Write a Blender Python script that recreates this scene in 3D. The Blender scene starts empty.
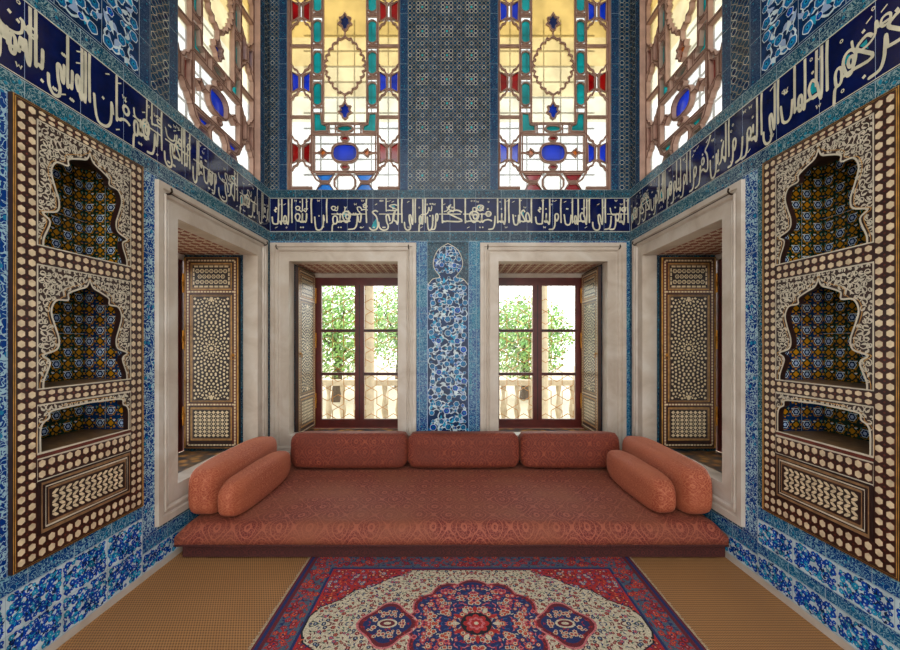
import bpy, math, random
from mathutils import Vector, Matrix, noise
R = random.Random(7)
PI = math.pi
SC = bpy.context.scene
COL = SC.collection

# ------------------------------------------------------------------ materials
MATS = {}
def lin(c):
    return tuple(((x/255)/12.92 if x/255 <= .04045 else ((x/255+.055)/1.055)**2.4) for x in c) + (1,)
class NT:
    def __init__(s, name):
        s.m = bpy.data.materials.new(name); s.m.use_nodes = True
        s.t = s.m.node_tree; s.b = s.t.nodes['Principled BSDF']; s.out = s.t.nodes['Material Output']
    def n(s, typ, ins=None, **kw):
        nd = s.t.nodes.new(typ)
        for k, v in kw.items(): setattr(nd, k, v)
        for k, v in (ins or {}).items(): s.set(nd, k, v)
        return nd
    def set(s, nd, k, v):
        sock = nd.inputs[k]
        if isinstance(v, bpy.types.NodeSocket): s.t.links.new(v, sock)
        elif isinstance(v, bpy.types.Node): s.t.links.new(v.outputs[0], sock)
        else: sock.default_value = v
    def math(s, op, a, b=0.0, c=0.0):
        return s.n('ShaderNodeMath', {0: a, 1: b, 2: c}, operation=op).outputs[0]
    def mix(s, f, a, b):
        nd = s.n('ShaderNodeMix', data_type='RGBA'); s.set(nd, 0, f); s.set(nd, 6, a); s.set(nd, 7, b)
        return nd.outputs[2]
    def ramp(s, f, stops):
        nd = s.n('ShaderNodeValToRGB', {0: f}); e = nd.color_ramp.elements
        while len(e) < len(stops): e.new(.5)
        for q, (p, c) in zip(e, stops): q.position = p; q.color = c
        return nd.outputs[0]
    def base(s, c, rough=.5, **kw):
        s.set(s.b, 'Base Color', c); s.set(s.b, 'Roughness', rough)
        for k, v in kw.items(): s.set(s.b, k.replace('_', ' '), v)
        return s
    def bump(s, h, strength=.2, dist=.01):
        s.set(s.b, 'Normal', s.n('ShaderNodeBump', {'Height': h, 'Strength': strength, 'Distance': dist}).outputs[0])
def plain(name, c, rough=.5, var=.12, vs=14, **kw):
    """solid colour with slight natural variation"""
    t = NT(name)
    co = t.n('ShaderNodeTexCoord').outputs['Object']
    ns = t.n('ShaderNodeTexNoise', {'Vector': co, 'Scale': vs, 'Detail': 3.0})
    a = lin(c); d = tuple(x*(1-var*2) for x in a[:3])+(1,); l = tuple(min(1, x*(1+var)) for x in a[:3])+(1,)
    if name.startswith('glaze'): kw['Specular_IOR_Level'] = .22
    t.base(t.ramp(ns.outputs[0], [(.3, d), (.7, l)]), rough, **kw)
    MATS[name] = t.m; return t.m
GL = .16
plain('glaze_white', (196, 212, 216), GL)
plain('glaze_cream', (206, 200, 176), GL)
plain('glaze_cobalt', (4, 62, 166), GL, .25)
plain('glaze_navy', (4, 16, 66), .10, .2)
plain('glaze_turquoise', (30, 150, 190), GL, .25)
plain('glaze_blue', (16, 100, 156), GL, .3)
plain('glaze_deep', (8, 44, 86), GL, .3)
plain('glaze_green', (52, 128, 120), GL, .2)
plain('glaze_teal', (24, 150, 160), GL, .2)
plain('glaze_sand', (156, 146, 120), GL, .1)
plain('glaze_slate', (16, 60, 88), GL, .2)
plain('glaze_yellow', (176, 118, 16), GL, .15)
plain('glaze_olive', (22, 44, 30), GL, .2)
plain('glaze_lilac', (150, 170, 200), GL, .1)
plain('joint', (150, 170, 178), .6)
plain('ivory', (212, 192, 156), .28, .15, 30)
plain('ivory_white', (198, 188, 166), .35, .1)
plain('walnut', (46, 20, 12), .4, .2, 20)
plain('walnut_red', (96, 36, 22), .4, .25, 20)
plain('rosewood', (34, 14, 10), .4, .2, 20)
plain('oak_brown', (134, 100, 66), .45, .2, 30)
plain('gilt_wood', (186, 136, 62), .4, .2, 30)
plain('window_wood', (92, 28, 22), .35, .15, 10)
plain('bar_dark', (40, 34, 34), .5)
plain('brass', (176, 118, 44), .35, .1, Metallic=.8)
plain('iron', (60, 46, 36), .45, .2, Metallic=.7)
plain('stucco', (172, 140, 124), .8, .1)
plain('stucco_edge', (112, 74, 60), .8, .1)
plain('stone_outside', (186, 168, 138), .8, .08)
plain('leaf_green', (110, 160, 84), .6, .3, 3)
plain('leaf_light', (168, 204, 120), .6, .3, 3)
plain('bark', (90, 74, 58), .9)
plain('plaster', (196, 190, 178), .8, .05)
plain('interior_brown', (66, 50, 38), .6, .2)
for n_, c_ in dict(rug_red=(176, 36, 34), rug_darkred=(104, 22, 34), rug_navy=(26, 40, 92), rug_blue=(52, 84, 128), rug_ivory=(206, 190, 160),
                   rug_pink=(206, 110, 110), rug_orange=(206, 96, 50), rug_black=(24, 18, 28), rug_grey=(76, 92, 108), rug_green=(70, 100, 80)).items():
    t = NT(n_); co = t.n('ShaderNodeTexCoord').outputs['Object']
    ns = t.n('ShaderNodeTexNoise', {'Vector': co, 'Scale': 260.0, 'Detail': 1.0})
    a = lin(c_); t.base(t.ramp(ns.outputs[0], [(.35, tuple(x*.55 for x in a[:3])+(1,)), (.65, tuple(min(1, x*1.2) for x in a[:3])+(1,))]), .95)
    t.bump(ns.outputs[0], .4, .003); MATS[n_] = t.m

def glass_mat(name, c, clear=.45, warm=None):
    t = NT(name); t.t.nodes.remove(t.b)
    co = t.n('ShaderNodeTexCoord').outputs['Object']
    ns = t.n('ShaderNodeTexNoise', {'Vector': co, 'Scale': 6.0, 'Detail': 2.0}).outputs[0]
    a = lin(c); col = t.ramp(ns, [(.3, tuple(x*.72 for x in a[:3])+(1,)), (.65, a)])
    tr = t.n('ShaderNodeBsdfTransparent', {'Color': col}); tl = t.n('ShaderNodeBsdfTranslucent', {'Color': col})
    mx = t.n('ShaderNodeMixShader', {0: 1-clear, 1: tr.outputs[0], 2: tl.outputs[0]})
    gl = t.n('ShaderNodeBsdfGlossy', {'Roughness': .08, 'Color': (1, 1, 1, 1)})
    m2 = t.n('ShaderNodeMixShader', {0: .06, 1: mx.outputs[0], 2: gl.outputs[0]})
    t.t.links.new(m2.outputs[0], t.out.inputs[0]); MATS[name] = t.m
glass_mat('glass_white', (172, 172, 168), .6)
glass_mat('glass_cream', (166, 152, 116), .45)
glass_mat('glass_pale', (172, 166, 144), .5)
glass_mat('glass_straw', (162, 142, 96), .45)
glass_mat('glass_amber', (154, 128, 72), .45)
glass_mat('glass_blue', (14, 50, 190))
glass_mat('glass_sky', (20, 110, 200))
glass_mat('glass_red', (140, 4, 10))
glass_mat('glass_teal', (12, 146, 150))
glass_mat('glass_orange', (190, 96, 8))
def clear_glass():
    t = NT('window_glass'); t.t.nodes.remove(t.b)
    tr = t.n('ShaderNodeBsdfTransparent', {'Color': (.97, .98, .97, 1)})
    gl = t.n('ShaderNodeBsdfGlossy', {'Roughness': .02})
    fr = t.n('ShaderNodeFresnel', {'IOR': 1.35})
    m2 = t.n('ShaderNodeMixShader', {0: fr.outputs[0], 1: tr.outputs[0], 2: gl.outputs[0]})
    t.t.links.new(m2.outputs[0], t.out.inputs[0]); MATS['window_glass'] = t.m
clear_glass()

def border_tile(name, c1, c2, line, scale=60., tile=.22, width=.06):
    """small scrolls on a ground whose hue changes from tile to tile"""
    t = NT(name); uv = t.n('ShaderNodeUVMap').outputs[0]
    ns = t.n('ShaderNodeTexNoise', {'Vector': uv, 'Scale': scale, 'Detail': .0, 'Distortion': 1.2})
    d = t.math('ABSOLUTE', t.math('SUBTRACT', ns.outputs[0], .5))
    ln = t.math('LESS_THAN', d, width)
    v = t.n('ShaderNodeTexVoronoi', {'Vector': uv, 'Scale': scale*.42})
    dot = t.math('LESS_THAN', v.outputs['Distance'], .2)
    sp = t.n('ShaderNodeVectorMath', {0: uv, 1: (tile, tile, tile)}, operation='DIVIDE')
    fl = t.n('ShaderNodeVectorMath', {0: sp.outputs[0]}, operation='FLOOR')
    wn = t.n('ShaderNodeTexWhiteNoise', {'Vector': fl.outputs[0]})
    g = t.mix(wn.outputs[0], lin(c1), lin(c2))
    c = t.mix(ln, g, lin(line)); c = t.mix(dot, c, t.mix(.5, g, lin((40, 150, 180))))
    t.base(c, GL, Specular_IOR_Level=.22); MATS[name] = t.m
border_tile('tile_scroll_blue', (4, 44, 118), (4, 96, 128), (120, 164, 180))
border_tile('tile_scroll_teal', (8, 42, 80), (16, 82, 100), (124, 150, 152))
border_tile('tile_scroll_dark', (10, 34, 58), (18, 62, 80), (90, 112, 118), 70., .25, .045)
border_tile('tile_speckle_blue', (14, 42, 76), (16, 50, 86), (60, 88, 116), 90., .25, .05)
border_tile('tile_floral_blue', (2, 48, 116), (4, 60, 124), (150, 182, 194), 42., .25, .075)

def marble():
    t = NT('marble'); co = t.n('ShaderNodeTexCoord').outputs['Object']
    ns = t.n('ShaderNodeTexNoise', {'Vector': co, 'Scale': 3.0, 'Detail': 6.0, 'Distortion': 1.5})
    n2 = t.n('ShaderNodeTexNoise', {'Vector': co, 'Scale': 26.0, 'Detail': 4.0})
    c = t.ramp(ns.outputs[0], [(.3, lin((176, 160, 144))), (.5, lin((192, 178, 162))), (.72, lin((204, 194, 182)))])
    c = t.mix(t.math('MULTIPLY', n2.outputs[0], .16), c, lin((130, 104, 84)))
    t.base(c, .38); t.bump(n2.outputs[0], .08, .004); MATS['marble'] = t.m
marble()
def mat_floor():
    t = NT('straw_mat'); uv = t.n('ShaderNodeUVMap').outputs[0]
    sx = t.n('ShaderNodeSeparateXYZ', {0: uv})
    row = t.math('SINE', t.math('MULTIPLY', sx.outputs[1], 2*PI/.017))
    diag = t.math('SINE', t.math('MULTIPLY', t.math('ADD', sx.outputs[0], t.math('MULTIPLY', sx.outputs[1], .5)), 2*PI/.013))
    h = t.math('MULTIPLY', t.math('ADD', t.math('ADD', row, diag), 2.0), .25)
    ns = t.n('ShaderNodeTexNoise', {'Vector': uv, 'Scale': 3.0, 'Detail': 5.0})
    n2 = t.n('ShaderNodeTexNoise', {'Vector': uv, 'Scale': 120.0, 'Detail': 2.0})
    c = t.ramp(h, [(.1, lin((88, 54, 26))), (.7, lin((196, 138, 80)))])
    c = t.mix(t.math('MULTIPLY', ns.outputs[0], .5), c, lin((142, 96, 54)))
    c = t.mix(t.math('MULTIPLY', n2.outputs[0], .25), c, lin((110, 76, 44)))
    t.base(c, .75); t.bump(h, .6, .004); MATS['straw_mat'] = t.m
mat_floor()
def velvet(name, c0, c1, c2, a=.2, b=.26):
    t = NT(name); uv = t.n('ShaderNodeUVMap').outputs[0]
    nz = t.n('ShaderNodeTexNoise', {'Vector': uv, 'Scale': 16.0, 'Detail': 1.0})
    w = t.n('ShaderNodeVectorMath', {0: nz.outputs[1], 1: (.018, .018, 0)}, operation='MULTIPLY')
    sx = t.n('ShaderNodeSeparateXYZ', {0: t.n('ShaderNodeVectorMath', {0: uv, 1: w.outputs[0]}, operation='ADD').outputs[0]})
    cu = t.math('COSINE', t.math('MULTIPLY', sx.outputs[0], 2*PI/a)); cv = t.math('COSINE', t.math('MULTIPLY', sx.outputs[1], 2*PI/b))
    f = t.math('ADD', cu, cv)
    # nested ogee outlines
    g = t.math('ABSOLUTE', t.math('SINE', t.math('MULTIPLY', f, 3.4)))
    ln = t.math('SMOOTH_MIN', 1.0, t.math('MULTIPLY', t.math('LESS_THAN', g, .3), 1.0), .1)
    v = t.n('ShaderNodeTexVoronoi', {'Vector': uv, 'Scale': 60.0}, feature='DISTANCE_TO_EDGE')
    fl = t.math('LESS_THAN', v.outputs['Distance'], .07)
    big = t.n('ShaderNodeTexNoise', {'Vector': uv, 'Scale': 2.6, 'Detail': 5.0})
    fine = t.n('ShaderNodeTexNoise', {'Vector': uv, 'Scale': 220.0, 'Detail': 1.0})
    c = t.mix(t.math('MULTIPLY', fl, .6), lin(c0), lin(c1)); c = t.mix(t.math('MULTIPLY', ln, .75), c, lin(c1))
    c = t.mix(t.ramp(big.outputs[0], [(.38, (0, 0, 0, 1)), (.66, (.75, .75, .75, 1))]), c, lin(c2))
    c = t.mix(t.math('MULTIPLY', fine.outputs[0], .35), c, lin(tuple(x*.55 for x in c0)))
    t.base(c, .75, Sheen_Weight=.12, Sheen_Roughness=.35, Sheen_Tint=lin((255, 190, 160)))
    t.bump(t.math('ADD', t.math('MULTIPLY', ln, .4), fine.outputs[0]), .35, .003); MATS[name] = t.m
velvet('velvet_seat', (108, 28, 18), (182, 98, 72), (146, 80, 50))
velvet('velvet_back', (104, 28, 14), (160, 76, 44), (108, 42, 20), .17, .2)
velvet('velvet_bolster', (156, 66, 38), (200, 118, 82), (184, 98, 62), .12, .12)
velvet('velvet_skirt', (56, 12, 10), (96, 36, 26), (66, 18, 12), .12, .1)
def soffit():
    t = NT('soffit_lozenge'); uv = t.n('ShaderNodeUVMap').outputs[0]
    mp = t.n('ShaderNodeMapping', {'Vector': uv, 'Rotation': (0, 0, PI/4), 'Scale': (1, 1, 1)})
    ck = t.n('ShaderNodeTexChecker', {'Vector': mp.outputs[0], 'Scale': 16.0, 'Color1': lin((222, 200, 176)), 'Color2': lin((150, 66, 40))})
    br = t.n('ShaderNodeTexChecker', {'Vector': mp.outputs[0], 'Scale': 48.0, 'Color1': (1, 1, 1, 1), 'Color2': (.45, .42, .4, 1)})
    mu = t.n('ShaderNodeMix', {0: 1.0, 6: ck.outputs[0], 7: br.outputs[0]}, data_type='RGBA', blend_type='MULTIPLY')
    t.base(mu.outputs[2], .6); MATS['soffit_lozenge'] = t.m
    t = NT('sill_mosaic'); uv = t.n('ShaderNodeUVMap').outputs[0]
    ck = t.n('ShaderNodeTexVoronoi', {'Vector': uv, 'Scale': 12.0}, feature='F1')
    t.base(t.ramp(ck.outputs['Distance'], [(.2, lin((186, 130, 60))), (.5, lin((110, 80, 56))), (.8, lin((50, 56, 60)))]), .3); MATS['sill_mosaic'] = t.m
soffit()

# ------------------------------------------------------------------ mesh building
class G:
    def __init__(s): s.v = []; s.f = []; s.m = []; s.uv = []; s.names = []
    def mi(s, name):
        if name not in s.names: s.names.append(name)
        return s.names.index(name)
    def face(s, pts, mat, uv=None):
        b = len(s.v); s.v.extend(tuple(p) for p in pts); n = len(pts)
        s.f.append(tuple(range(b, b+n))); s.m.append(s.mi(mat))
        s.uv.extend(uv if uv else [(p[0]+p[1]*.3, p[2]+p[1]*.3) for p in pts])
    def box(s, x0, x1, y0, y1, z0, z1, mat):
        P = [(x, y, z) for z in (z0, z1) for y in (y0, y1) for x in (x0, x1)]
        for q, ax in (((0, 2, 3, 1), 2), ((4, 5, 7, 6), 2), ((0, 1, 5, 4), 1), ((2, 6, 7, 3), 1), ((0, 4, 6, 2), 0), ((1, 3, 7, 5), 0)):
            pp = [P[i] for i in q]
            k = [a for a in (0, 1, 2) if a != ax]
            s.face(pp, mat, [(p[k[0]], p[k[1]]) for p in pp])
    def tube(s, pts, r, mat, n=6):
        pts = [Vector(p) for p in pts]; rings = []
        for i, p in enumerate(pts):
            d = (pts[min(i+1, len(pts)-1)]-pts[max(i-1, 0)]).normalized()
            a = d.orthogonal().normalized() if i == 0 else (a - d*a.dot(d)).normalized()
            b = d.cross(a); rr = r[i] if isinstance(r, (list, tuple)) else r
            rings.append([p+(a*math.cos(2*PI*k/n)+b*math.sin(2*PI*k/n))*rr for k in range(n)])
        for A, B in zip(rings, rings[1:]):
            for k in range(n): s.face([A[k], A[(k+1) % n], B[(k+1) % n], B[k]], mat)
        s.face(rings[0][::-1], mat); s.face(rings[-1], mat)
    def lathe(s, prof, c, mat, n=20):
        for (r0, z0), (r1, z1) in zip(prof, prof[1:]):
            for k in range(n):
                a, b = 2*PI*k/n, 2*PI*(k+1)/n
                s.face([(c[0]+r0*math.cos(a), c[1]+r0*math.sin(a), c[2]+z0), (c[0]+r0*math.cos(b), c[1]+r0*math.sin(b), c[2]+z0),
                        (c[0]+r1*math.cos(b), c[1]+r1*math.sin(b), c[2]+z1), (c[0]+r1*math.cos(a), c[1]+r1*math.sin(a), c[2]+z1)], mat)
    def build(s, name, parent=None, base=(0, 0, 0), smooth=False, loc=None, merge=False):
        b = Vector(base)
        me = bpy.data.meshes.new(name)
        me.from_pydata([tuple(Vector(p)-b) for p in s.v], [], s.f)
        for n in s.names: me.materials.append(MATS[n])
        me.polygons.foreach_set('material_index', s.m)
        l = me.uv_layers.new(name='UVMap'); l.data.foreach_set('uv', [c for p in s.uv for c in p[:2]])
        if merge:
            import bmesh
            bm = bmesh.new(); bm.from_mesh(me); bmesh.ops.remove_doubles(bm, verts=bm.verts, dist=1e-5); bmesh.ops.recalc_face_normals(bm, faces=bm.faces); bm.to_mesh(me); bm.free()
        if smooth: me.polygons.foreach_set('use_smooth', [True]*len(me.polygons))
        me.update()
        o = bpy.data.objects.new(name, me); COL.objects.link(o)
        if parent: o.parent = parent; o.location = loc or (0, 0, 0)
        else: o.location = loc if loc is not None else base
        return o
def tag(o, label, cat, group=None):
    o['label'] = label; o['category'] = cat
    if group: o['group'] = group
    return o
def empty(name, loc, label=None, cat=None, group=None, rz=0):
    o = bpy.data.objects.new(name, None); COL.objects.link(o); o.location = loc; o.rotation_euler = (0, 0, rz); o.empty_display_size = .1
    if label: tag(o, label, cat, group)
    return o
def struct(o): o['kind'] = 'structure'; return o

class Fr:
    """a wall plane: (u, v) in metres on it, h out of it into the room"""
    def __init__(s, g, O, U, V, N, base=0.):
        s.g = g; s.O = Vector(O); s.U = Vector(U); s.V = Vector(V); s.N = Vector(N); s.base = base
    def P(s, u, v, h=0.): return s.O+s.U*u+s.V*v+s.N*(h+s.base)
    def poly(s, pts, mat, h=0.): s.g.face([s.P(u, v, h) for u, v in pts], mat, list(pts))
    def jit(s):
        s.cnt = getattr(s, 'cnt', 0)+1; return (s.cnt % 23)*7e-6
    def rect(s, u0, u1, v0, v1, mat, h=0.): s.poly([(u0, v0), (u1, v0), (u1, v1), (u0, v1)], mat, h)
    def stroke(s, pts, w, mat, h=0., h0=None, closed=False, taper=False):
        n = len(pts); L = []; Rr = []; h += s.jit()
        for i, (x, y) in enumerate(pts):
            if closed: a = pts[i-1]; b = pts[(i+1) % n]
            else: a = pts[max(i-1, 0)]; b = pts[min(i+1, n-1)]
            dx, dy = b[0]-a[0], b[1]-a[1]; l = math.hypot(dx, dy) or 1
            ww = w/2
            if closed or 0 < i < n-1:
                d1 = (x-pts[i-1][0], y-pts[i-1][1]); l1 = math.hypot(*d1) or 1
                ca = abs((d1[0]*dx+d1[1]*dy)/(l1*l)); ww = ww/max(ca, .6)
            if taper: t = i/(n-1); ww *= .25+.75*math.sin(PI*min(max(t*.9+.05, 0), 1))
            L.append((x-dy/l*ww, y+dx/l*ww)); Rr.append((x+dy/l*ww, y-dx/l*ww))
        for i in range(n if closed else n-1):
            j = (i+1) % n
            s.poly([L[i], L[j], Rr[j], Rr[i]], mat, h)
            if h0 is not None:
                for A in (L, Rr):
                    s.g.face([s.P(*A[i], h), s.P(*A[j], h), s.P(*A[j], h0), s.P(*A[i], h0)], mat)
        if h0 is not None and not closed:
            for i in (0, n-1): s.g.face([s.P(*L[i], h), s.P(*Rr[i], h), s.P(*Rr[i], h0), s.P(*L[i], h0)], mat)
    def pen(s, pts, w, mat, h=0.):
        h += s.jit()
        for i, (a, b) in enumerate(zip(pts, pts[1:])):
            dx, dy = b[0]-a[0], b[1]-a[1]; l = math.hypot(dx, dy)
            if l < 1e-5: continue
            nx, ny = -dy/l*w/2, dx/l*w/2; hh = h+(i % 5)*5e-6
            s.poly([(a[0]+nx, a[1]+ny), (b[0]+nx, b[1]+ny), (b[0]-nx, b[1]-ny), (a[0]-nx, a[1]-ny)], mat, hh)
            s.poly([(b[0]+w/2*math.cos(t*PI/3), b[1]+w/2*math.sin(t*PI/3)) for t in range(6)], mat, hh+2.5e-6)
    def lobed(s, c, r, k, mat, h=0., amp=.18, rot=0., n=None, ry=None):
        n = n or k*4; ry = ry or r; h += s.jit()
        s.poly([(c[0]+r*(1-amp+amp*abs(math.cos(k*(a-rot)/2))*1.0)*math.cos(a), c[1]+ry*(1-amp+amp*abs(math.cos(k*(a-rot)/2)))*math.sin(a))
                for a in [2*PI*i/n for i in range(n)]], mat, h)
    def disc(s, c, r, mat, h=0., n=8, rot=0., ry=None):
        ry = ry or r; h += s.jit()
        s.poly([(c[0]+r*math.cos(rot+2*PI*i/n), c[1]+ry*math.sin(rot+2*PI*i/n)) for i in range(n)], mat, h)
    def leaf(s, c, L, ang, w, bend, mat, h=0., n=5):
        A = []; B = []; h += s.jit()
        for i in range(n+1):
            t = i/n; x = (t-.5)*L; y = bend*L*(1-(2*t-1)**2); hw = w*L*math.sin(PI*t)*.5*(1.3-.6*t)
            A.append((x, y+hw)); B.append((x, y-hw))
        P = A+B[::-1][1:-1]; ca, sa = math.cos(ang), math.sin(ang)
        s.poly([(c[0]+x*ca-y*sa, c[1]+x*sa+y*ca) for x, y in P], mat, h)
    def prect(s, u0, u1, v0, v1, mat, h, h0):
        s.rect(u0, u1, v0, v1, mat, h)
        for (a, b) in (((u0, v0), (u1, v0)), ((u1, v0), (u1, v1)), ((u1, v1), (u0, v1)), ((u0, v1), (u0, v0))):
            s.g.face([s.P(*a, h), s.P(*b, h), s.P(*b, h0), s.P(*a, h0)], mat, [(a[0], a[1]), (b[0], b[1]), (b[0], b[1]+.05), (a[0], a[1]+.05)])
def zones(fr, u0, u1, v0, v1, base, Z, holes, h=0.):
    us = sorted({u0, u1} | {x for z in Z+holes for x in z[:2] if u0 < x < u1}); vs = sorted({v0, v1} | {x for z in Z+holes for x in z[2:4] if v0 < x < v1})
    for a, b in zip(us, us[1:]):
        for c, d in zip(vs, vs[1:]):
            mu, mv = (a+b)/2, (c+d)/2
            if any(q[0] < mu < q[1] and q[2] < mv < q[3] for q in holes): continue
            m = base
            for q in Z:
                if q[0] < mu < q[1] and q[2] < mv < q[3]: m = q[4]
            fr.rect(a, b, c, d, m, h)
def catmull(P, k=5, closed=False):
    out = []; n = len(P)
    rng = range(n) if closed else range(n-1)
    for i in rng:
        if closed: p0, p1, p2, p3 = P[i-1], P[i], P[(i+1) % n], P[(i+2) % n]
        else: p0, p1, p2, p3 = P[max(i-1, 0)], P[i], P[i+1], P[min(i+2, n-1)]
        for j in range(k):
            t = j/k
            out.append(tuple(.5*(2*b+(c-a)*t+(2*a-5*b+4*c-d)*t*t+(-a+3*b-3*c+d)*t**3) for a, b, c, d in zip(p0, p1, p2, p3)))
    if not closed: out.append(tuple(P[-1]))
    return out
E = .0004
# ------------------------------------------------------------------ tile painting
PAL_WHITE = dict(ground='glaze_white', vine='glaze_cobalt', rim='glaze_deep', fl=['glaze_cobalt', 'glaze_cobalt', 'glaze_turquoise'], core='glaze_turquoise', leaf=['glaze_cobalt', 'glaze_cobalt', 'glaze_turquoise', 'glaze_deep'], eye='glaze_white')
PAL_BLUE = dict(ground='glaze_deep', vine='glaze_white', rim='glaze_white', fl=['glaze_blue', 'glaze_blue', 'glaze_blue', 'glaze_cobalt'], core='glaze_turquoise', leaf=['glaze_white', 'glaze_lilac', 'glaze_turquoise', 'glaze_blue'], eye='glaze_deep')
def floral(fr, u0, u1, v0, v1, sp, pal, seed, h=E, inside=None):
    """hand-painted rosettes, vines and curling leaves"""
    r = random.Random(seed); nu = max(1, round((u1-u0)/sp)); nv = max(1, round((v1-v0)/sp)); su = (u1-u0)/nu; sv = (v1-v0)/nv
    c = {}
    for i in range(nu):
        for j in range(nv):
            p = (u0+(i+.5+r.uniform(-.2, .2))*su, v0+(j+.5+r.uniform(-.2, .2))*sv)
            if inside and not inside(*p): continue
            c[i, j] = p
    for (i, j), p in c.items():
        for d in ((1, 0), (0, 1), (1, 1) if r.random() < .3 else (1, 0)):
            q = c.get((i+d[0], j+d[1]))
            if q and r.random() < .8:
                mx, my = (p[0]+q[0])/2, (p[1]+q[1])/2; dx, dy = q[0]-p[0], q[1]-p[1]; k = r.choice((-.3, .3))
                fr.stroke(catmull([p, (mx-dy*k, my+dx*k), q], 3), sp*.13, pal['vine'], h)
                for _ in range(4 if pal is PAL_WHITE else 1):
                    a = math.atan2(dy, dx)+r.uniform(-1.4, 1.4); t = r.uniform(.3, .7)
                    lc = (p[0]+dx*t-dy*k*1.5*r.random(), p[1]+dy*t+dx*k*1.5*r.random())
                    L = sp*r.uniform(.45, .85)
                    if u0+L*.25 < lc[0] < u1-L*.25 and v0+L*.25 < lc[1] < v1-L*.25:
                        fr.leaf(lc, L, a, .42, r.choice((-.2, .2)), pal['leaf'][r.randrange(len(pal['leaf']))], h+E)
    for (i, j), p in c.items():
        big = (i+j) % 2 == 0
        ro = sp*((.46 if big else .30) if pal is PAL_WHITE else (.42 if big else .24))*r.uniform(.85, 1.1); k = r.choice((5, 6, 8))
        ro = min(ro, p[0]-u0, u1-p[0], p[1]-v0, v1-p[1]); 
        if ro < sp*.08: continue
        rt = r.random()*PI
        fr.lobed(p, ro, k, pal['rim'], h+2*E, .2, rt, k*3)
        fr.lobed(p, ro*(.84 if pal is PAL_BLUE else .9), k, pal['fl'][r.randrange(len(pal['fl']))], h+3*E, .2, rt, k*3)
        fr.disc(p, ro*.34, pal['core'], h+4*E, 6); fr.disc(p, ro*.2, pal['eye'], h+5*E, 5)
def tiled_floral(fr, u0, u1, v0, v1, tw, th, sp, pal, h=E):
    nu = max(1, round((u1-u0)/tw)); nv = max(1, round((v1-v0)/th)); a = (u1-u0)/nu; b = (v1-v0)/nv
    for i in range(nu):
        for j in range(nv):
            floral(fr, u0+i*a+.002, u0+(i+1)*a-.002, v0+j*b+.002, v0+(j+1)*b-.002, sp, pal, (i % 2)*7+j % 3+int(sp*1000), h)
    for i in range(nu+1): fr.rect(u0+i*a-.0013, u0+i*a+.0013, v0, v1, 'joint', h+6*E)
    for j in range(nv+1): fr.rect(u0, u1, v0+j*b-.0013, v0+j*b+.0013, 'joint', h+6*E)
def joints(fr, u0, u1, v0, v1, pitch, along='u', h=E, w=.0028):
    if along == 'u':
        n = max(1, round((u1-u0)/pitch))
        for i in range(n+1): x = u0+(u1-u0)*i/n; fr.rect(x-w/2, x+w/2, v0, v1, 'joint', h)
        for y in (v0, v1): fr.rect(u0, u1, y-w/2, y+w/2, 'joint', h)
    else:
        n = max(1, round((v1-v0)/pitch))
        for i in range(n+1): y = v0+(v1-v0)*i/n; fr.rect(u0, u1, y-w/2, y+w/2, 'joint', h)
        for x in (u0, u1): fr.rect(x-w/2, x+w/2, v0, v1, 'joint', h)
def star_field(fr, u0, u1, v0, v1, pitch=.0405, h=E, lw=.006):
    """interlaced geometric tile: rings of pale line work with dark cores"""
    nu = max(1, round((u1-u0)/pitch)); a = (u1-u0)/nu; nv = round((v1-v0)/(pitch*.99)); b = (v1-v0)/nv; lw = .0048
    for i in range(nu):
        for j in range(nv):
            c = (u0+(i+.5)*a, v0+(j+.5)*b); k = (i % 6, j % 6)
            big = k in ((3, 3),); near = max(abs(k[0]-3), abs(k[1]-3)) == 1
            ln = 'glaze_cream' if near or k in ((0, 0), (0, 3), (3, 0)) else 'glaze_sand'
            rr = a*.46
            fr.stroke([(c[0]+rr*math.cos(PI/6+PI/3*t), c[1]+rr*math.sin(PI/6+PI/3*t)) for t in range(6)], lw*(.8 if near else .65), ln, h+E, closed=True)
            fr.disc(c, rr*(.72 if big else .5 if near else .36), 'glaze_teal' if big else 'glaze_navy' if near or (i+j) % 2 == 0 else 'glaze_slate', h, 6, PI/6)
            if (i+j) % 2 == 0: fr.disc((c[0]+a/2, c[1]+b/2), a*.12, 'glaze_navy', h, 4)

# ------------------------------------------------------------------ calligraphy
def circ(cx, cy, r, n=9, ry=None): ry = ry or r; return [(cx+r*math.cos(2*PI*i/n), cy+ry*math.sin(2*PI*i/n)) for i in range(n+1)]
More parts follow.
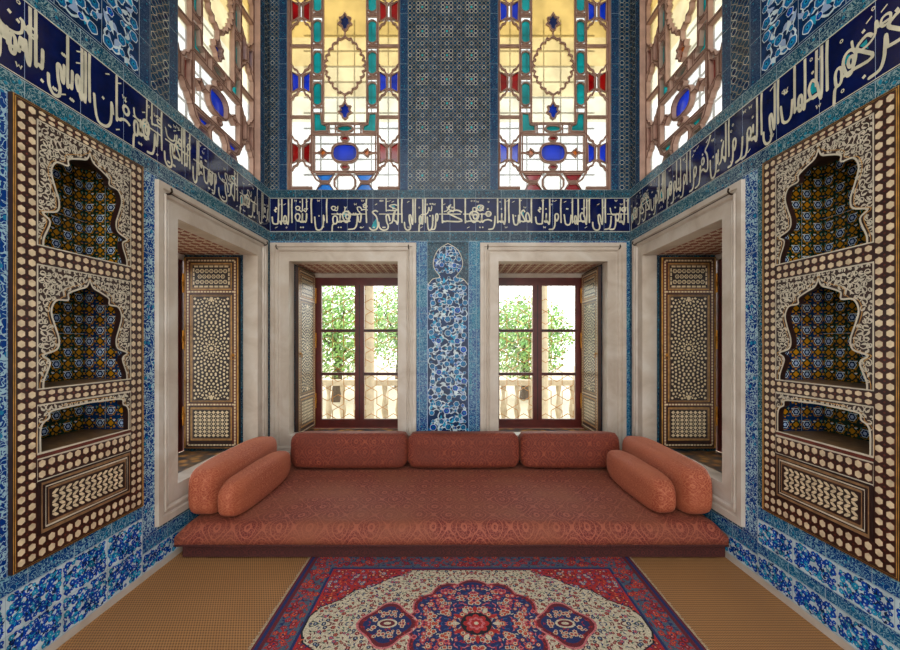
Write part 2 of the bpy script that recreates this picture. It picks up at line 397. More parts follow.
# x grows leftwards (the writing direction), baseline 0, tall letters reach 1. form -> (strokes, advance, filled loops)
BOWL = [(.0, 0), (.04, .14), (.06, -.12), (.2, -.32), (.42, -.3), (.52, .08)]
YA = [(0, 0), (.1, .15), (.22, .13), (.2, 0), (.1, -.12), (.16, -.3), (.42, -.34), (.62, -.2), (.66, -.02)]
def glyph(c, j, fin):
    """j: joined to the letter before; fin: no join after"""
    pre = [(0, 0)] if j else []
    if c == 'ا': return ([[(.0, 0), (.1, 0), (.13, .06), (.13, 1)]], .24, []) if j else ([[(.05, 1.02), (.07, .5), (.05, -.02)]], .2, [])
    if c == 'ل':
        if fin: return ([[(.08, 1), (.09, 0), (.14, -.22), (.34, -.32), (.5, -.2), (.54, .02)]] + ([[(0, 0), (.09, 0)]] if j else []), .6, [])
        return [[(.08, 1.0), (.08, 0), (.2, 0)]] + ([[(0, 0), (.08, 0)]] if j else []), .2, []
    if c in 'بتث' and fin: return [[(0, .16), (.05, -.02), (.25, -.1), (.5, -.04), (.6, .16)]], .68, []
    if c == 'ن' and fin: return [BOWL], .56, []
    if c in 'يىئ' and fin: return [YA], .7, []
    if c in 'بتثنيئى': return [pre+[(.07, .0 if j else .04), (.07, .2), (.09, .0), (.18, 0)]], .18, []
    if c == 'م':
        lp = circ(.1, .03, .09)
        return ([lp, [(.1, -.06), (.2, -.1), (.22, -.42)]], .3, [circ(.1, .03, .07)]) if fin else ([lp, [(0, 0), (.24, 0)]], .24, [])
    if c == 'و' or c == 'ؤ': return [circ(.1, .1, .1), [(.2, .1), (.2, -.08), (.3, -.28), (.52, -.3)]], .42, []
    if c in 'رز': return [pre+[(.03, .12), (.06, -.06), (.16, -.26), (.4, -.3)]], .32, []
    if c in 'دذ': return [pre+[(.02, .0), (.14, .04), (.04, .34), (.16, .16), (.2, 0), (.36, -.05)]], .36, []
    if c in 'هة':
        if fin: return [circ(.1, .1, .1), [(0, 0), (.1, 0)]], .26, []
        return [circ(.16, .14, .16), circ(.12, .1, .07), [(0, 0), (.36, 0)]], .34, [circ(.2, .16, .08)]
    if c in 'حجخ':
        if fin: return [[(0, .28), (.16, .34), (.34, .26), (.1, .1), (-.0, -.1), (.1, -.3), (.36, -.34), (.52, -.22)]], .5, [[(.1, .04), (.3, -.02), (.4, -.2), (.2, -.28), (.06, -.14)]]
        return [[(.0, .26), (.14, .36), (.38, .24), (.16, .08), (.0, 0), (.4, 0)]], .4, [[(.1, .1), (.3, .24), (.14, .28)]]
    if c in 'سش': return [pre+[(.03, .16), (.07, .02), (.1, .15), (.15, .02), (.18, .15), (.24, 0)]] + ([[(.24, 0), (.28, -.24), (.5, -.3), (.66, .06)]] if fin else [[(.24, 0), (.34, 0)]]), .7 if fin else .34, []
    if c in 'صضطظ':
        s = [[(0, 0), (.12, .16), (.3, .24), (.44, .12), (.34, .0), (0, 0), (.52, 0)]]
        if c in 'طظ': s.append([(.1, .98), (.12, .1)])
        return s, .54, [[(.08, .02), (.16, .14), (.3, .2), (.4, .1), (.3, .02)]]
    if c in 'عغ':
        return ([[(0, 0), (.08, .16), (.22, .16), (.14, .02), (.3, 0)]] if j else [[(.26, .32), (.08, .32), (.04, .14), (.16, .03), (.34, 0)]]), .32, []
    if c in 'فق':
        s = [circ(.12, .2, .09), [(0, 0), (.14, .02), (.3, 0)]]
        if fin: s = [circ(.12, .14, .09), [(.2, .14), (.2, -.14), (.36, -.32), (.56, -.2), (.6, .06)]]
        return s, .66 if fin else .28, []
    if c == 'ك':
        if fin: return [[(.08, 1), (.1, .06), (.2, -.06), (.44, -.04), (.5, .08)], [(.3, .5), (.2, .42), (.34, .36), (.26, .28)]], .58, []
        return [[(-.08, .98), (.1, .66), (.3, .5), (.16, .3), (.12, 0), (.34, 0)]], .34, []
    return [], .12, []
DOTS = dict(ب=(1, -1), ت=(2, 1), ث=(3, 1), ن=(1, 1), ي=(2, -1), ذ=(1, 1), ز=(1, 1), ش=(3, 1), خ=(1, 1), ج=(1, -1), ظ=(1, 1), ض=(1, 1), غ=(1, 1), ف=(1, 1), ق=(2, 1), ة=(2, 1), ئ=(1, 1), ؤ=(1, 1))
NONJ = 'ادذرزوؤىة '
def write(text):
    x = 0; S = []; D = []; F = []; j = False
    for i, c in enumerate(text):
        if c == ' ': x += .08; j = False; continue
        nxt = text[i+1] if i+1 < len(text) else ' '
        fin = (nxt == ' ') or c in NONJ
        st, adv, fl = glyph(c, j, fin)
        S += [[(x+a, b) for a, b in s] for s in st]; F += [[(x+a, b) for a, b in s] for s in fl]
        if c in DOTS:
            k, sgn = DOTS[c]; cx = x+adv*.5; cy = .42 if sgn > 0 else -.2
            if fin and c in 'نقفب': cy = .12
            for q in range(k): D.append((cx+(q-(k-1)/2)*.1, cy+(.08 if q == 1 and k == 3 else 0)))
        x += adv; j = not (c in NONJ)
    return S, D, F, x
def script_chunks(fr, chunks, d, v0, v1, h):
    """chunks: (start, end, lower text, upper text, rule line) ; d = direction of writing along u"""
    H = v1-v0
    for a, b, low, up, rule in chunks:
        W = abs(b-a)
        rows = [(low, .86, .30, 0, 1)] + ([(up, .46, .64, 0, 1)] if up else [])
        for text, sc, yb, o0, o1 in rows:
            S, D, F, tot = write(text)
            sx = W*.99/tot; sy = H*sc*.80 if sc > .6 else H*sc*.78
            if sc < .6 and sx > H*sc*1.4: sx = H*sc*1.4
            off = (W-sx*tot)/2
            T = lambda p: (a+d*(off+p[0]*sx), v0+H*yb+math.copysign(abs(p[1])**.68*(1 if p[1] > 0 else .85), p[1])*sy)
            lw = H*.046 if sc > .6 else H*.034
            for s in S:
                pts = [T(p) for p in (catmull(s, 3) if len(s) > 2 else s)]
                fr.pen(pts, lw, 'glaze_cream', h+2*E)
            for s in F:
                c = [T(p) for p in (s[:-1] if s[0] == s[-1] else s)]
                if R.random() < .55: fr.poly(c, 'glaze_teal', h+E)
            for p in D: q = T(p); fr.disc(q, H*.03, 'glaze_cream', h+2*E, 4, .3)
        if rule: fr.stroke([(a+d*W*.04, v0+H*.52), (a+d*W*.96, v0+H*.52)], H*.028, 'glaze_cream', h+2*E)
        for k in range(max(1, int(W/.05))):
            p = (a+d*R.uniform(.05, .95)*W, v0+H*R.choice((.9, .82, .1, .72, .93))); q = R.random()
            if q < .4: fr.stroke([(p[0]-.012*d, p[1]+.01), (p[0]-.006*d, p[1]-.006), (p[0], p[1]+.006), (p[0]+.006*d, p[1]-.006), (p[0]+.012*d, p[1]+.012)], .005, 'glaze_cream', h+2*E)
            elif q < .75: fr.stroke([(p[0]-.012*d, p[1]+.008), (p[0]+.012*d, p[1]-.006)], .006, 'glaze_cream', h+2*E)
            else: fr.stroke([(p[0]+.007*math.cos(t), p[1]+.007*math.sin(t)) for t in range(6)], .004, 'glaze_cream', h+2*E, closed=True)

# ------------------------------------------------------------------ room shell
HW, BY, TH = 1.8, 3.9, .67        # half width, back wall depth, wall thickness
Y0 = -.6                          # open end of the alcove, towards the hall
TOP = 5.6
SILL, HEAD, LIP = .40, 2.215, .48
WB = [(-1.606, -.52), (.484, 1.570)]      # lower openings, back wall
UB = [(-1.63, -.50), (.48, 1.61)]         # upper openings, back wall
WS = (2.56, 3.62); US = (2.58, 3.70)
UZ0, UZ1 = 2.93, 5.0
def frame_back(g, b=0.): return Fr(g, (0, BY, 0), (1, 0, 0), (0, 0, 1), (0, -1, 0), b)
def frame_left(g, b=0.): return Fr(g, (-HW, 0, 0), (0, 1, 0), (0, 0, 1), (1, 0, 0), b)
def frame_right(g, b=0.): return Fr(g, (HW, 0, 0), (0, 1, 0), (0, 0, 1), (-1, 0, 0), b)

g = G(); g.face([(-HW, Y0, 0), (HW, Y0, 0), (HW, BY, 0), (-HW, BY, 0)], 'straw_mat', [(-HW, Y0), (HW, Y0), (HW, BY), (-HW, BY)])
struct(g.build('floor'))
g = G(); g.box(-HW-TH, HW+TH, Y0, BY+TH, TOP, TOP+.1, 'plaster'); struct(g.build('ceiling'))

# back wall
g = G(); f = frame_back(g)
holes = [(a, b, SILL, HEAD) for a, b in WB]+[(a, b, UZ0, UZ1) for a, b in UB]
Z = [(-HW, HW, 2.42, 2.51, 'tile_scroll_dark'), (-HW, HW, 2.85, 2.93, 'tile_scroll_dark'),
     (-HW, -1.71, 2.93, TOP, 'glaze_slate'), (-1.71, -1.63, 2.93, TOP, 'tile_speckle_blue'), (-.5, -.42, 2.93, TOP, 'tile_speckle_blue'),
     (-.42, .40, 2.93, TOP, 'glaze_slate'), (.40, .48, 2.93, TOP, 'tile_speckle_blue'), (1.61, 1.69, 2.93, TOP, 'tile_speckle_blue'), (1.69, HW, 2.93, TOP, 'glaze_slate')]
zones(f, -HW, HW, 0, TOP, 'tile_scroll_blue', Z, holes)
star_field(f, -.42, .40, 2.935, UZ1+.3)
for a, b in ((-HW, -1.71), (1.69, HW)): star_field(f, a+.004, b-.004, 2.935, UZ1+.3, .042)
for a, b in ((-1.71, -1.63), (-.5, -.42), (.40, .48), (1.61, 1.69)): joints(f, a, b, 2.93, 5.2, .25, 'v', w=.0018)
joints(f, -HW, HW, 2.42, 2.51, .2); joints(f, -HW, HW, 2.85, 2.93, .25, w=.002)
struct(g.build('wall_back'))

# side walls
def panel_holes(p0):   # the three recesses of the inlaid niche panel
    return [(p0+.095, p0+.586, 1.825, 2.365), (p0+.095, p0+.586, 1.20, 1.74), (p0+.095, p0+.586, .92, 1.13)]
def side_wall(name, fr_, p0):
    g = G(); f = fr_(g)
    holes = [(WS[0], WS[1], SILL, HEAD), (US[0], US[1], UZ0, UZ1)]+panel_holes(p0)
    Z = [(Y0, 2.47, 2.51, TOP, 'glaze_deep'), (Y0, BY, 2.42, 2.51, 'tile_scroll_teal'), (Y0, BY, 2.85, 2.93, 'tile_scroll_teal'),
         (2.28, 2.40, .25, 2.42, 'tile_floral_blue'), (Y0, 2.40, 2.43, 2.51, 'tile_scroll_teal'),
         (Y0, 2.28, .04, .45, 'glaze_white'), (2.28, BY, .04, .16, 'glaze_white'), (2.28, BY, .16, .25, 'tile_scroll_blue'), (Y0, 2.28, .375, .45, 'tile_scroll_blue'),
         (Y0, BY, 0, .04, 'marble'), (1.44, p0, .45, 2.42, 'tile_floral_blue'),
         (Y0, 1.44, .45, 2.42, 'glaze_deep'),
         (2.34, 2.50, 2.93, TOP, 'glaze_slate'), (2.50, 2.58, 2.93, TOP, 'tile_speckle_blue'), (2.26, 2.34, 2.93, TOP, 'tile_speckle_blue'),
         (3.70, 3.78, 2.93, TOP, 'tile_speckle_blue'), (3.78, BY, 2.93, TOP, 'glaze_slate'), (Y0, 2.26, 2.93, TOP, 'glaze_deep')]
    if name == 'wall_right': Z += [(Y0, 2.28, .175, .235, 'tile_scroll_blue')]
    zones(f, Y0, BY, 0, TOP, 'tile_scroll_teal', Z, holes)
    if name == 'wall_right':
        tiled_floral(f, -.3, 2.28, .237, .373, .24, .14, .032, PAL_WHITE); tiled_floral(f, -.3, 2.28, .045, .172, .24, .14, .032, PAL_WHITE)
        joints(f, Y0, 2.28, .175, .235, .2)
    else: tiled_floral(f, -.3, 2.28, .045, .373, .24, .165, .032, PAL_WHITE)
    tiled_floral(f, 2.28, 3.0, .045, .158, .24, .12, .034, PAL_WHITE)
    joints(f, Y0, 2.28, .375, .45, .2); joints(f, 2.28, BY, .16, .25, .2)
    joints(f, 2.285, 2.395, .25, 2.42, .25, 'v'); joints(f, 1.445, p0-.004, .45, 2.42, .25, 'v')
    joints(f, Y0, BY, 2.43, 2.508, .25); joints(f, Y0, BY, 2.852, 2.93, .25)
    tiled_floral(f, .8, 2.255, 2.94, 3.9, .25, .25, .085, PAL_BLUE)
    tiled_floral(f, .6, 1.43, .5, 2.4, .25, .25, .06, PAL_BLUE)
    star_field(f, 2.344, 2.496, 2.94, 4.4, .05); star_field(f, 3.784, BY-.004, 2.94, 5.2, .055)
    for a, b in ((2.26, 2.34), (2.50, 2.58), (3.70, 3.78)): joints(f, a, b, 2.93, 5.2, .25, 'v', w=.0018)
    return struct(g.build(name))
PL, PR = 1.588, 1.545
side_wall('wall_left', frame_left, PL); side_wall('wall_right', frame_right, PR)

# calligraphy friezes
def frieze(fr_, u0, u1, chunks, d, label):
    g = G(); f = fr_(g, .002); f.prect(u0, u1, 2.513, 2.848, 'glaze_navy', 0, -.0018)
    mid = fr_(G()).P((u0+u1)/2, 2.513)
    o = g.build('calligraphy_frieze', base=mid); tag(o, label, 'frieze')
    g = G(); f = fr_(g, .002)
    script_chunks(f, chunks, d, 2.522, 2.842, E)
    n = round((u1-u0)/.25)
    for i in range(n+1): x = u0+(u1-u0)*i/n; f.rect(x-.001, x+.001, 2.513, 2.848, 'glaze_lilac', E)
    for y in (2.5145, 2.8465): f.rect(u0, u1, y-.002, y+.002, 'glaze_cream', 2*E)
    g.build('lettering', o, base=mid)
e_ = .004
frieze(frame_back, -HW+e_, HW-e_, [
    (1.79, 1.56, 'النور', 'من', 1), (1.56, 1.42, 'الى', None, 0), (1.40, 1.13, 'الظلمات', None, 0), (1.12, .84, 'اولئك', None, 0), (.82, .62, 'اصحاب', None, 0),
    (.60, .40, 'النار', None, 0), (.42, .12, 'فيها', 'هم', 1), (.12, -.12, 'خا', 'لد', 1), (-.12, -.32, 'ون الم', 'تر', 0), (-.34, -.46, 'الى', None, 0),
    (-.47, -.72, 'الذي', 'حا', 1), (-.72, -.80, 'ج', None, 0), (-.82, -1.20, 'ابرهيم', 'في ربه', 1), (-1.22, -1.36, 'ان', None, 0), (-1.37, -1.56, 'اتيه', 'الله', 0), (-1.57, -1.79, 'الملك', None, 0)],
    -1, 'dark blue tile frieze with white Arabic calligraphy running straight across the back wall')
frieze(frame_right, Y0, BY-e_, [
    (-.4, .9, 'الله ولي الذين امنوا', None, 0), (.95, 1.5, 'الله ولي', None, 0), (1.5, 1.84, 'يخرجهم', 'من', 0), (1.85, 2.13, 'الظلمات', None, 0), (2.13, 2.24, 'الى', None, 0), (2.24, 2.44, 'النور', None, 0),
    (2.45, 2.70, 'والذين', None, 0), (2.70, 2.94, 'كفروا', None, 0), (2.95, 3.24, 'اولياؤهم', None, 0), (3.25, 3.50, 'الطاغوت', None, 0), (3.50, 3.72, 'يخرجو', 'نهم', 1), (3.73, 3.88, 'نهم', None, 0)],
    1, 'dark blue tile frieze with white Arabic calligraphy sloping along the right-hand wall')
frieze(frame_left, Y0, BY-e_, [
    (3.88, 3.66, 'اذ قال', None, 0), (3.65, 3.32, 'ابرهيم', 'ربي', 1), (3.31, 3.02, 'الذي', 'يحيي', 0), (3.0, 2.72, 'ويميت قال', None, 1), (2.70, 2.45, 'انا احيي', 'واميت', 1),
    (2.44, 2.20, 'ابرهيم', 'قال', 1), (2.19, 1.96, 'فان', None, 0), (1.95, 1.74, 'الله ياتي', None, 0), (1.73, 1.50, 'بالشمس', 'من', 0), (1.48, 1.0, 'المشرق', None, 0), (.98, -.3, 'فات بها من المغرب', None, 0)],
    -1, 'dark blue tile frieze with white Arabic calligraphy sloping along the left-hand wall')

# painted tile panel between the two lower windows
root = empty('tile_panel', (-.02, BY, .02), 'tall blue and white floral tile panel between the two back windows', 'tile panel')
g = G(); f = frame_back(g, .001); B_ = (-.02, BY, .02)
f.rect(-.225, .185, .02, 2.415, 'glaze_deep', 0)
hd = lambda u, v: not ((v > 2.07) and (abs(u+.02) > .15 or v > 2.38)) and not (2.02 < v < 2.10 and abs(u+.02) > .1)
floral(f, -.222, .182, .2, 2.08, .08, PAL_BLUE, 5, E); floral(f, -.16, .12, 2.09, 2.37, .06, PAL_BLUE, 8, E)
# pointed head outline with tile-scroll shoulders
hdp = [(-.222, 1.98), (-.17, 2.04), (-.10, 2.06), (-.155, 2.14), (-.165, 2.22), (-.12, 2.33), (-.02, 2.395)]
hdp = catmull(hdp, 3); mir = [(-.04-u, v) for u, v in hdp[::-1]]
for side in (hdp, [(-.04-u, v) for u, v in hdp]):
    e = -.225 if side is hdp else .185
    for (a, b) in zip(side, side[1:]): f.poly([(e, a[1]), a, b, (e, b[1])], 'tile_scroll_dark', 7*E)
f.rect(-.225, .185, 2.39, 2.415, 'tile_scroll_dark', 7*E)
f.stroke(hdp+mir[1:], .007, 'glaze_cream', 8*E)
for x in (-.225, .185): f.rect(x-.003, x+.003, .02, 2.0, 'glaze_lilac', 8*E)
for v in (.5, .75, 1.0, 1.25, 1.5, 1.75, 2.0): f.rect(-.225, .185, v-.001, v+.001, 'joint', 8*E)
g.build('painted_field', root, base=B_)
g = G(); f = frame_back(g, .001)
for a, b in ((-.305, -.228), (.188, .265)):
    f.rect(a, b, .02, 2.415, 'tile_scroll_blue', 0); joints(f, a, b, .02, 2.415, .25, 'v')
g.build('border', root, base=B_)

# ------------------------------------------------------------------ marble frames and window recesses
PROF = [(.0, -.12), (.0, .014), (.085, .014), (.09, .006), (.10, .008), (.108, .022), (.118, .024), (.124, .014), (.14, .014), (.146, .026), (.183, .026), (.184, 0)]
def marble_frame(g, fr, u0, u1, v0, v1, scale=1.):
    cs = [(u0, v0, -1, -1), (u1, v0, 1, -1), (u1, v1, 1, 1), (u0, v1, -1, 1)]
    for k in range(4):
        A = cs[k]; B = cs[(k+1) % 4]
        for (d0, h0), (d1, h1) in zip(PROF, PROF[1:]):
            su = scale; 
            fn = lambda C, d, h: fr.P(C[0]+C[2]*d*su, C[1]+C[3]*d*(1.1 if C[3] < 0 else 1.0), h)
            pts = [fn(A, d0, h0), fn(B, d0, h0), fn(B, d1, h1), fn(A, d1, h1)]
            g.face(pts, 'marble')
def recess(name, fr_, u0, u1, n):
    """window structure: marble frame, tiled reveal, soffit, sill, casement, glass and lattice"""
    g = G(); f = fr_(g)
    marble_frame(g, f, u0, u1, LIP, HEAD)
    # inside back of lip
    for (d0, d1) in ((-.12, -TH),):
        for u in (u0, u1):
            g.face([f.P(u, SILL, -.12), f.P(u, SILL, -TH), f.P(u, HEAD, -TH), f.P(u, HEAD, -.12)], 'interior_brown' if False else 'tile_scroll_dark', [(0, SILL), (.55, SILL), (.55, HEAD), (0, HEAD)])
        g.face([f.P(u0, HEAD, -.12), f.P(u1, HEAD, -.12), f.P(u1, HEAD, -TH), f.P(u0, HEAD, -TH)], 'soffit_lozenge', [(0, 0), (1.08, 0), (1.08, .55), (0, .55)])
        g.face([f.P(u0, SILL, -.12), f.P(u1, SILL, -.12), f.P(u1, SILL, -TH), f.P(u0, SILL, -TH)], 'sill_mosaic', [(0, 0), (1.08, 0), (1.08, .55), (0, .55)])
    g.face([f.P(u0, SILL, -.12), f.P(u1, SILL, -.12), f.P(u1, LIP, -.12), f.P(u0, LIP, -.12)], 'marble')
    # casement
    c = -TH-.05; m = 'window_wood'; um = (u0+u1)/2; w = u1-u0; z0, z1 = SILL, 2.165
    f.prect(u0-.02, u1+.02, z1, HEAD+.02, 'marble', c+.06, c)
    def bar(a, b, d, e, hh=.045, mt=m): f.prect(a, b, d, e, mt, c+hh, c-.005); f.rect(a, b, d, e, mt, c-.005)
    bar(u0-.02, u0+.09, z0, z1); bar(u1-.09, u1+.02, z0, z1); bar(u0+.09, u1-.09, z1-.085, z1); bar(u0+.09, u1-.09, z0, z0+.10)
    bar(um-.047, um+.047, z0+.1, z1-.085)
    f.stroke([(um, z0+.1), (um, z1-.085)], .012, 'walnut', c+.047)
    for z in (1.545, 1.035): 
        bar(u0+.09, um-.047, z-.011, z+.011, .03, 'bar_dark'); bar(um+.047, u1-.09, z-.011, z+.011, .03, 'bar_dark')
    for (a, b) in ((u0+.09, um-.047), (um+.047, u1-.09)):
        for (p, q) in ((z0+.1, 1.024), (1.046, 1.534), (1.556, z1-.085)):
            for (s0, s1) in (((a, p), (b, p)), ((b, p), (b, q)), ((b, q), (a, q)), ((a, q), (a, p))):
                f.stroke([s0, s1], .012, 'walnut_red', c+.038, c)
    o = struct(g.build(name))
    g = G(); f = fr_(g)
    f.rect(u0+.08, u1-.08, z0+.09, z1-.08, 'window_glass', c+.012); g.build('glass', o)
    g = G(); f = fr_(g); hs = .0765; fw = hs*math.sqrt(3)      # hexagon side; stars between hexagons
    Rr = hs*math.sqrt(3); h_ = c-.06
    seen = set()
    for i in range(-3, 8):
        for j in range(-1, 12):
            sc = (u0+(i+(j % 2)*.5)*2*Rr, z0+j*Rr*math.sqrt(3))
            pts = []
            for k in range(12):
                rr = Rr if k % 2 == 0 else Rr/math.sqrt(3)
                pts.append((sc[0]+rr*math.cos(PI/6*k), sc[1]+rr*math.sin(PI/6*k)))
            for k in range(12):
                a, b = pts[k], pts[(k+1) % 12]
                if all(u0+.03 < q[0] < u1-.03 and z0+.02 < q[1] < z1 for q in (a, b)):
                    g.tube([f.P(*a, h_), f.P(*b, h_)], .0048, 'brass', 4)
    g.build('lattice_grille', o)
    for u in (u0-.11, u1+.11):
        g = G(); f = fr_(g); g.tube([f.P(u, HEAD+.12, .0), f.P(u, HEAD+.12, .04), f.P(u, HEAD+.135, .055), f.P(u, HEAD+.155, .05)], .006, 'iron', 6); g.build('hook', o, smooth=True)
    if n > 2:
        g = G(); f = fr_(g); g.tube([f.P(u0-.11, HEAD+.125, .04), f.P((u0+u1)/2, HEAD+.118, .04), f.P(u1+.11, HEAD+.125, .04)], .0035, 'iron', 5); g.build('curtain_wire', o, smooth=True)
    return o
recess('window_1', frame_back, *WB[0], 1); recess('window_2', frame_back, *WB[1], 2)
recess('window_3', frame_left, *WS, 3); recess('window_4', frame_right, *WS, 4)

# ------------------------------------------------------------------ upper stained glass windows
def stained(name, fr_, u0, u1, cA, cB, cC, side):
    """all measures in units of the window's own width (pattern drawn on a 381 x 700 grid)"""
    g = G(); f = fr_(g); k = (u1-u0)/381.
    X = lambda x: u0+(x-27)*k
    Yv = lambda y: UZ0+(643-y)*(1/342.3)
    T = lambda pts: [(X(x), Yv(y)) for x, y in pts]
    c = -.06 if not side else -.09
    hg = c; hr = c+.016 if not side else c+.036; hb = c-.01
    go = G(); fg = fr_(go)                                     # glass
    top = 643-(UZ1-UZ0)*342.3
    # reveal
    for a, b in (((27, 643), (408, 643)), ((408, 643), (408, top)), ((408, top), (27, top)), ((27, top), (27, 643))):
        p, q = T([a, b]); g.face([f.P(*p, 0), f.P(*q, 0), f.P(*q, c-.03), f.P(*p, c-.03)], 'stucco')
    def rib(pts, w=9, closed=False, mat='stucco'): 
        w *= .85
        f.stroke(T(pts), w/342.3, mat, hr, hb, closed)
        f.stroke(T(pts), w*.4/342.3, 'stucco_edge', hr+.002, hr-.001, closed)
    def pane(pts, mat): fg.poly(T(pts), mat, hg+E*2)
    def piece(pts, mat, w=7): pane(pts, mat); rib(pts, w, True)
    def L(y0, y1): return y0 if y0 > top else top
    # background glass by zones; backlight put into the tints, amber above to white below
    ZG = [(27, 408, 310, 400, 'glass_pale'), (27, 408, 205, 310, 'glass_cream'), (27, 408, 105, 205, 'glass_straw'), (27, 408, top, 105, 'glass_amber'), (106, 143, top, 643, 'glass_white'), (293, 330, top, 643, 'glass_white')]
    for n in range(-1, 4):
        for (a, b) in ((27, 105), (330, 408)): ZG.append((a, b, 508-n*246-33, 508-n*246+33, 'glass_white'))
    xs = sorted({q for z in ZG for q in z[:2]}); ys = sorted({min(max(q, top), 643) for z in ZG for q in z[2:4]} | {top, 643})
    for a, b in zip(xs, xs[1:]):
        for c_, d_ in zip(ys, ys[1:]):
            m_ = 'glass_white'
            for z in ZG:
                if z[0] < (a+b)/2 < z[1] and z[2] < (c_+d_)/2 < z[3]: m_ = z[4]
            fg.rect(X(a), X(b), Yv(d_), Yv(c_), m_, hg)
    cx = 217.5
    for x in (31, 404): rib([(x, 643), (x, top)], 10)
    for x in (105, 330): rib([(x, 578), (x, top)], 8)
    for x in (143, 293): rib([(x, 405), (x, top)], 7)
    rib([(27, 641), (408, 641)], 8)
    rib([(143, 405), (293, 405)], 7); rib([(105, 443), (330, 443)], 7); rib([(108, 573), (328, 573)], 8)
    # side columns
    P = 246
    for n in range(-1, 4):
        yc = 508-n*P
        col = (cA, cB)[n % 2]
        for s in (0, 1):
            m = (lambda x: x) if s == 0 else (lambda x: 435-x)
            # waist of coloured pieces
            a = [(m(34), yc-36), (m(62), yc-22), (m(62), yc+22), (m(34), yc+36)]
            b = [(m(101), yc-36), (m(74), yc-22), (m(74), yc+22), (m(101), yc+36)]
            if yc-40 > top and yc+36 < 643:
                piece(a, col, 7); piece(b, col, 7)
                # scalloped shoulders of the pale cells
                for d in (-1, 1):
                    sc = [(m(68), yc+d*24), (m(58), yc+d*30), (m(54), yc+d*42), (m(44), yc+d*46), (m(38), yc+d*58), (m(32), yc+d*62)]
                    sc2 = [(m(68), yc+d*24), (m(78), yc+d*30), (m(82), yc+d*42), (m(92), yc+d*46), (m(98), yc+d*58), (m(104), yc+d*62)]
                    if yc+d*62 < 643: rib(sc, 6); rib(sc2, 6)
            for y in (yc-66-P/4, yc-P/2):
                if y > top+10: rib([(m(30), y), (m(105), y)], 5)
        if n == -1: continue
    # capsule columns
    n = 0; y = 303
    while y-40 > top:
        for s in (0, 1):
            x = 124 if s == 0 else 311
            cap = [(x+16*math.cos(t), y+(24 if math.sin(t) > 0 else -24)+16*math.sin(t)) for t in [2*PI*(q+.5)/12 for q in range(12)]]
            piece(cap, 'glass_teal', 4.5)
            rib([(x-17, y-54), (x+17, y-54)], 5)
            rib([(x-17, y-50+96), (x+17, y-50+96)], 4)
        y -= 108
    for m in ((lambda x: x), (lambda x: 435-x)):
        piece([(m(110), 370), (m(136), 370), (m(140), 408), (m(156), 413), (m(156), 434), (m(110), 434)], 'glass_teal', 6)
        rib([(m(163), 405), (m(163), 443)], 5); rib([(m(185), 405), (m(185), 443)], 4)
    piece([(cx+28*math.cos(t*PI/5), 423+12*math.sin(t*PI/5)) for t in range(10)], 'glass_teal', 6)
    # medallions up the middle
    y = 205
    while y-110 > top:
        bs = [(64*max(0, 1-abs(2*q/90-1)**1.7)**.8, -100+200*q/90) for q in range(91)]; right = []
        for q, (x_, y_) in enumerate(bs):
            a_ = bs[max(q-1, 0)]; b_ = bs[min(q+1, 90)]; dx_, dy_ = b_[0]-a_[0], b_[1]-a_[1]; l_ = math.hypot(dx_, dy_) or 1
            am = 8*abs(math.sin(PI*q/90*10)) if 4 < q < 86 else 0
            right.append((cx+x_+dy_/l_*am, y+y_-dx_/l_*am))
        left = [(2*cx-x_, y_) for x_, y_ in right[::-1]]
        rib(right+left[1:-1], 5.5, True)
        for fy in (-152, 155):
            F = [(0, -30), (8, -16), (18, -14), (14, -2), (22, 6), (10, 14), (8, 24), (0, 30)]
            piece([(cx+a, y+fy+b) for a, b in F]+[(cx-a, y+fy+b) for a, b in F[::-1][1:-1]], 'glass_blue' if cC != 'glass_orange' else 'glass_orange', 6)
        rib([(cx, y-100), (cx, y-122)], 5); rib([(cx, y+100), (cx, y+125)], 5)
        y -= 400
    # lower cartouche
    piece([(cx+44*math.copysign(abs(math.cos(t))**.7, math.cos(t)), 507+33*math.copysign(abs(math.sin(t))**.8, math.sin(t))) for t in [2*PI*i/16 for i in range(16)]], 'glass_blue', 9)
    for yy in (457, 556): piece([(cx+14*math.cos(t*PI/4), yy+9*math.sin(t*PI/4)) for t in range(8)], 'glass_red', 6)
    for s in (-1, 1):
        F = [(62, 0), (70, -8), (78, -14), (82, -5), (95, 0), (82, 5), (78, 14), (70, 8)]
        piece([(cx+s*a, 507+b) for a, b in F], 'glass_orange', 5); rib([(cx+s*44, 507), (cx+s*62, 507)], 6); rib([(cx+s*95, 507), (cx+s*110, 507)], 5)
    rib([(cx, 450), (cx, 443)], 5); rib([(113, 449), (113, 568)], 4); rib([(322, 449), (322, 568)], 4)
    # bottom row
    for s in (-1, 1):
        xc = cx+s*68
        piece([(xc-32, 580), (xc+32, 580), (xc+14, 606), (xc-14, 606)], cC if cC != 'glass_orange' else 'glass_teal', 7)
        piece([(xc-32, 640), (xc+32, 640), (xc+14, 614), (xc-14, 614)], cC if cC != 'glass_orange' else 'glass_teal', 7)
        rib([(xc+s*14, 610), (xc+s*32, 598), (xc+s*44, 575), (xc+s*50, 555)], 6)
    rib([(cx-36, 600), (cx-22, 583), (cx+22, 583), (cx+36, 600), (cx+36, 622), (cx+22, 638), (cx-22, 638), (cx-36, 622)], 6, True)
    o = struct(g.build(name))
    go.build('coloured_glass', o)
    # outer protective grille of iron bars
    g = G(); f = fr_(g); w = u1-u0
    for i in range(1, 6): g.tube([f.P(u0+w*i/6, UZ0, -.45), f.P(u0+w*i/6, UZ1, -.45)], .009, 'iron', 4)
    for i in range(1, 12): g.tube([f.P(u0, UZ0+(UZ1-UZ0)*i/12, -.45), f.P(u1, UZ0+(UZ1-UZ0)*i/12, -.45)], .009, 'iron', 4)
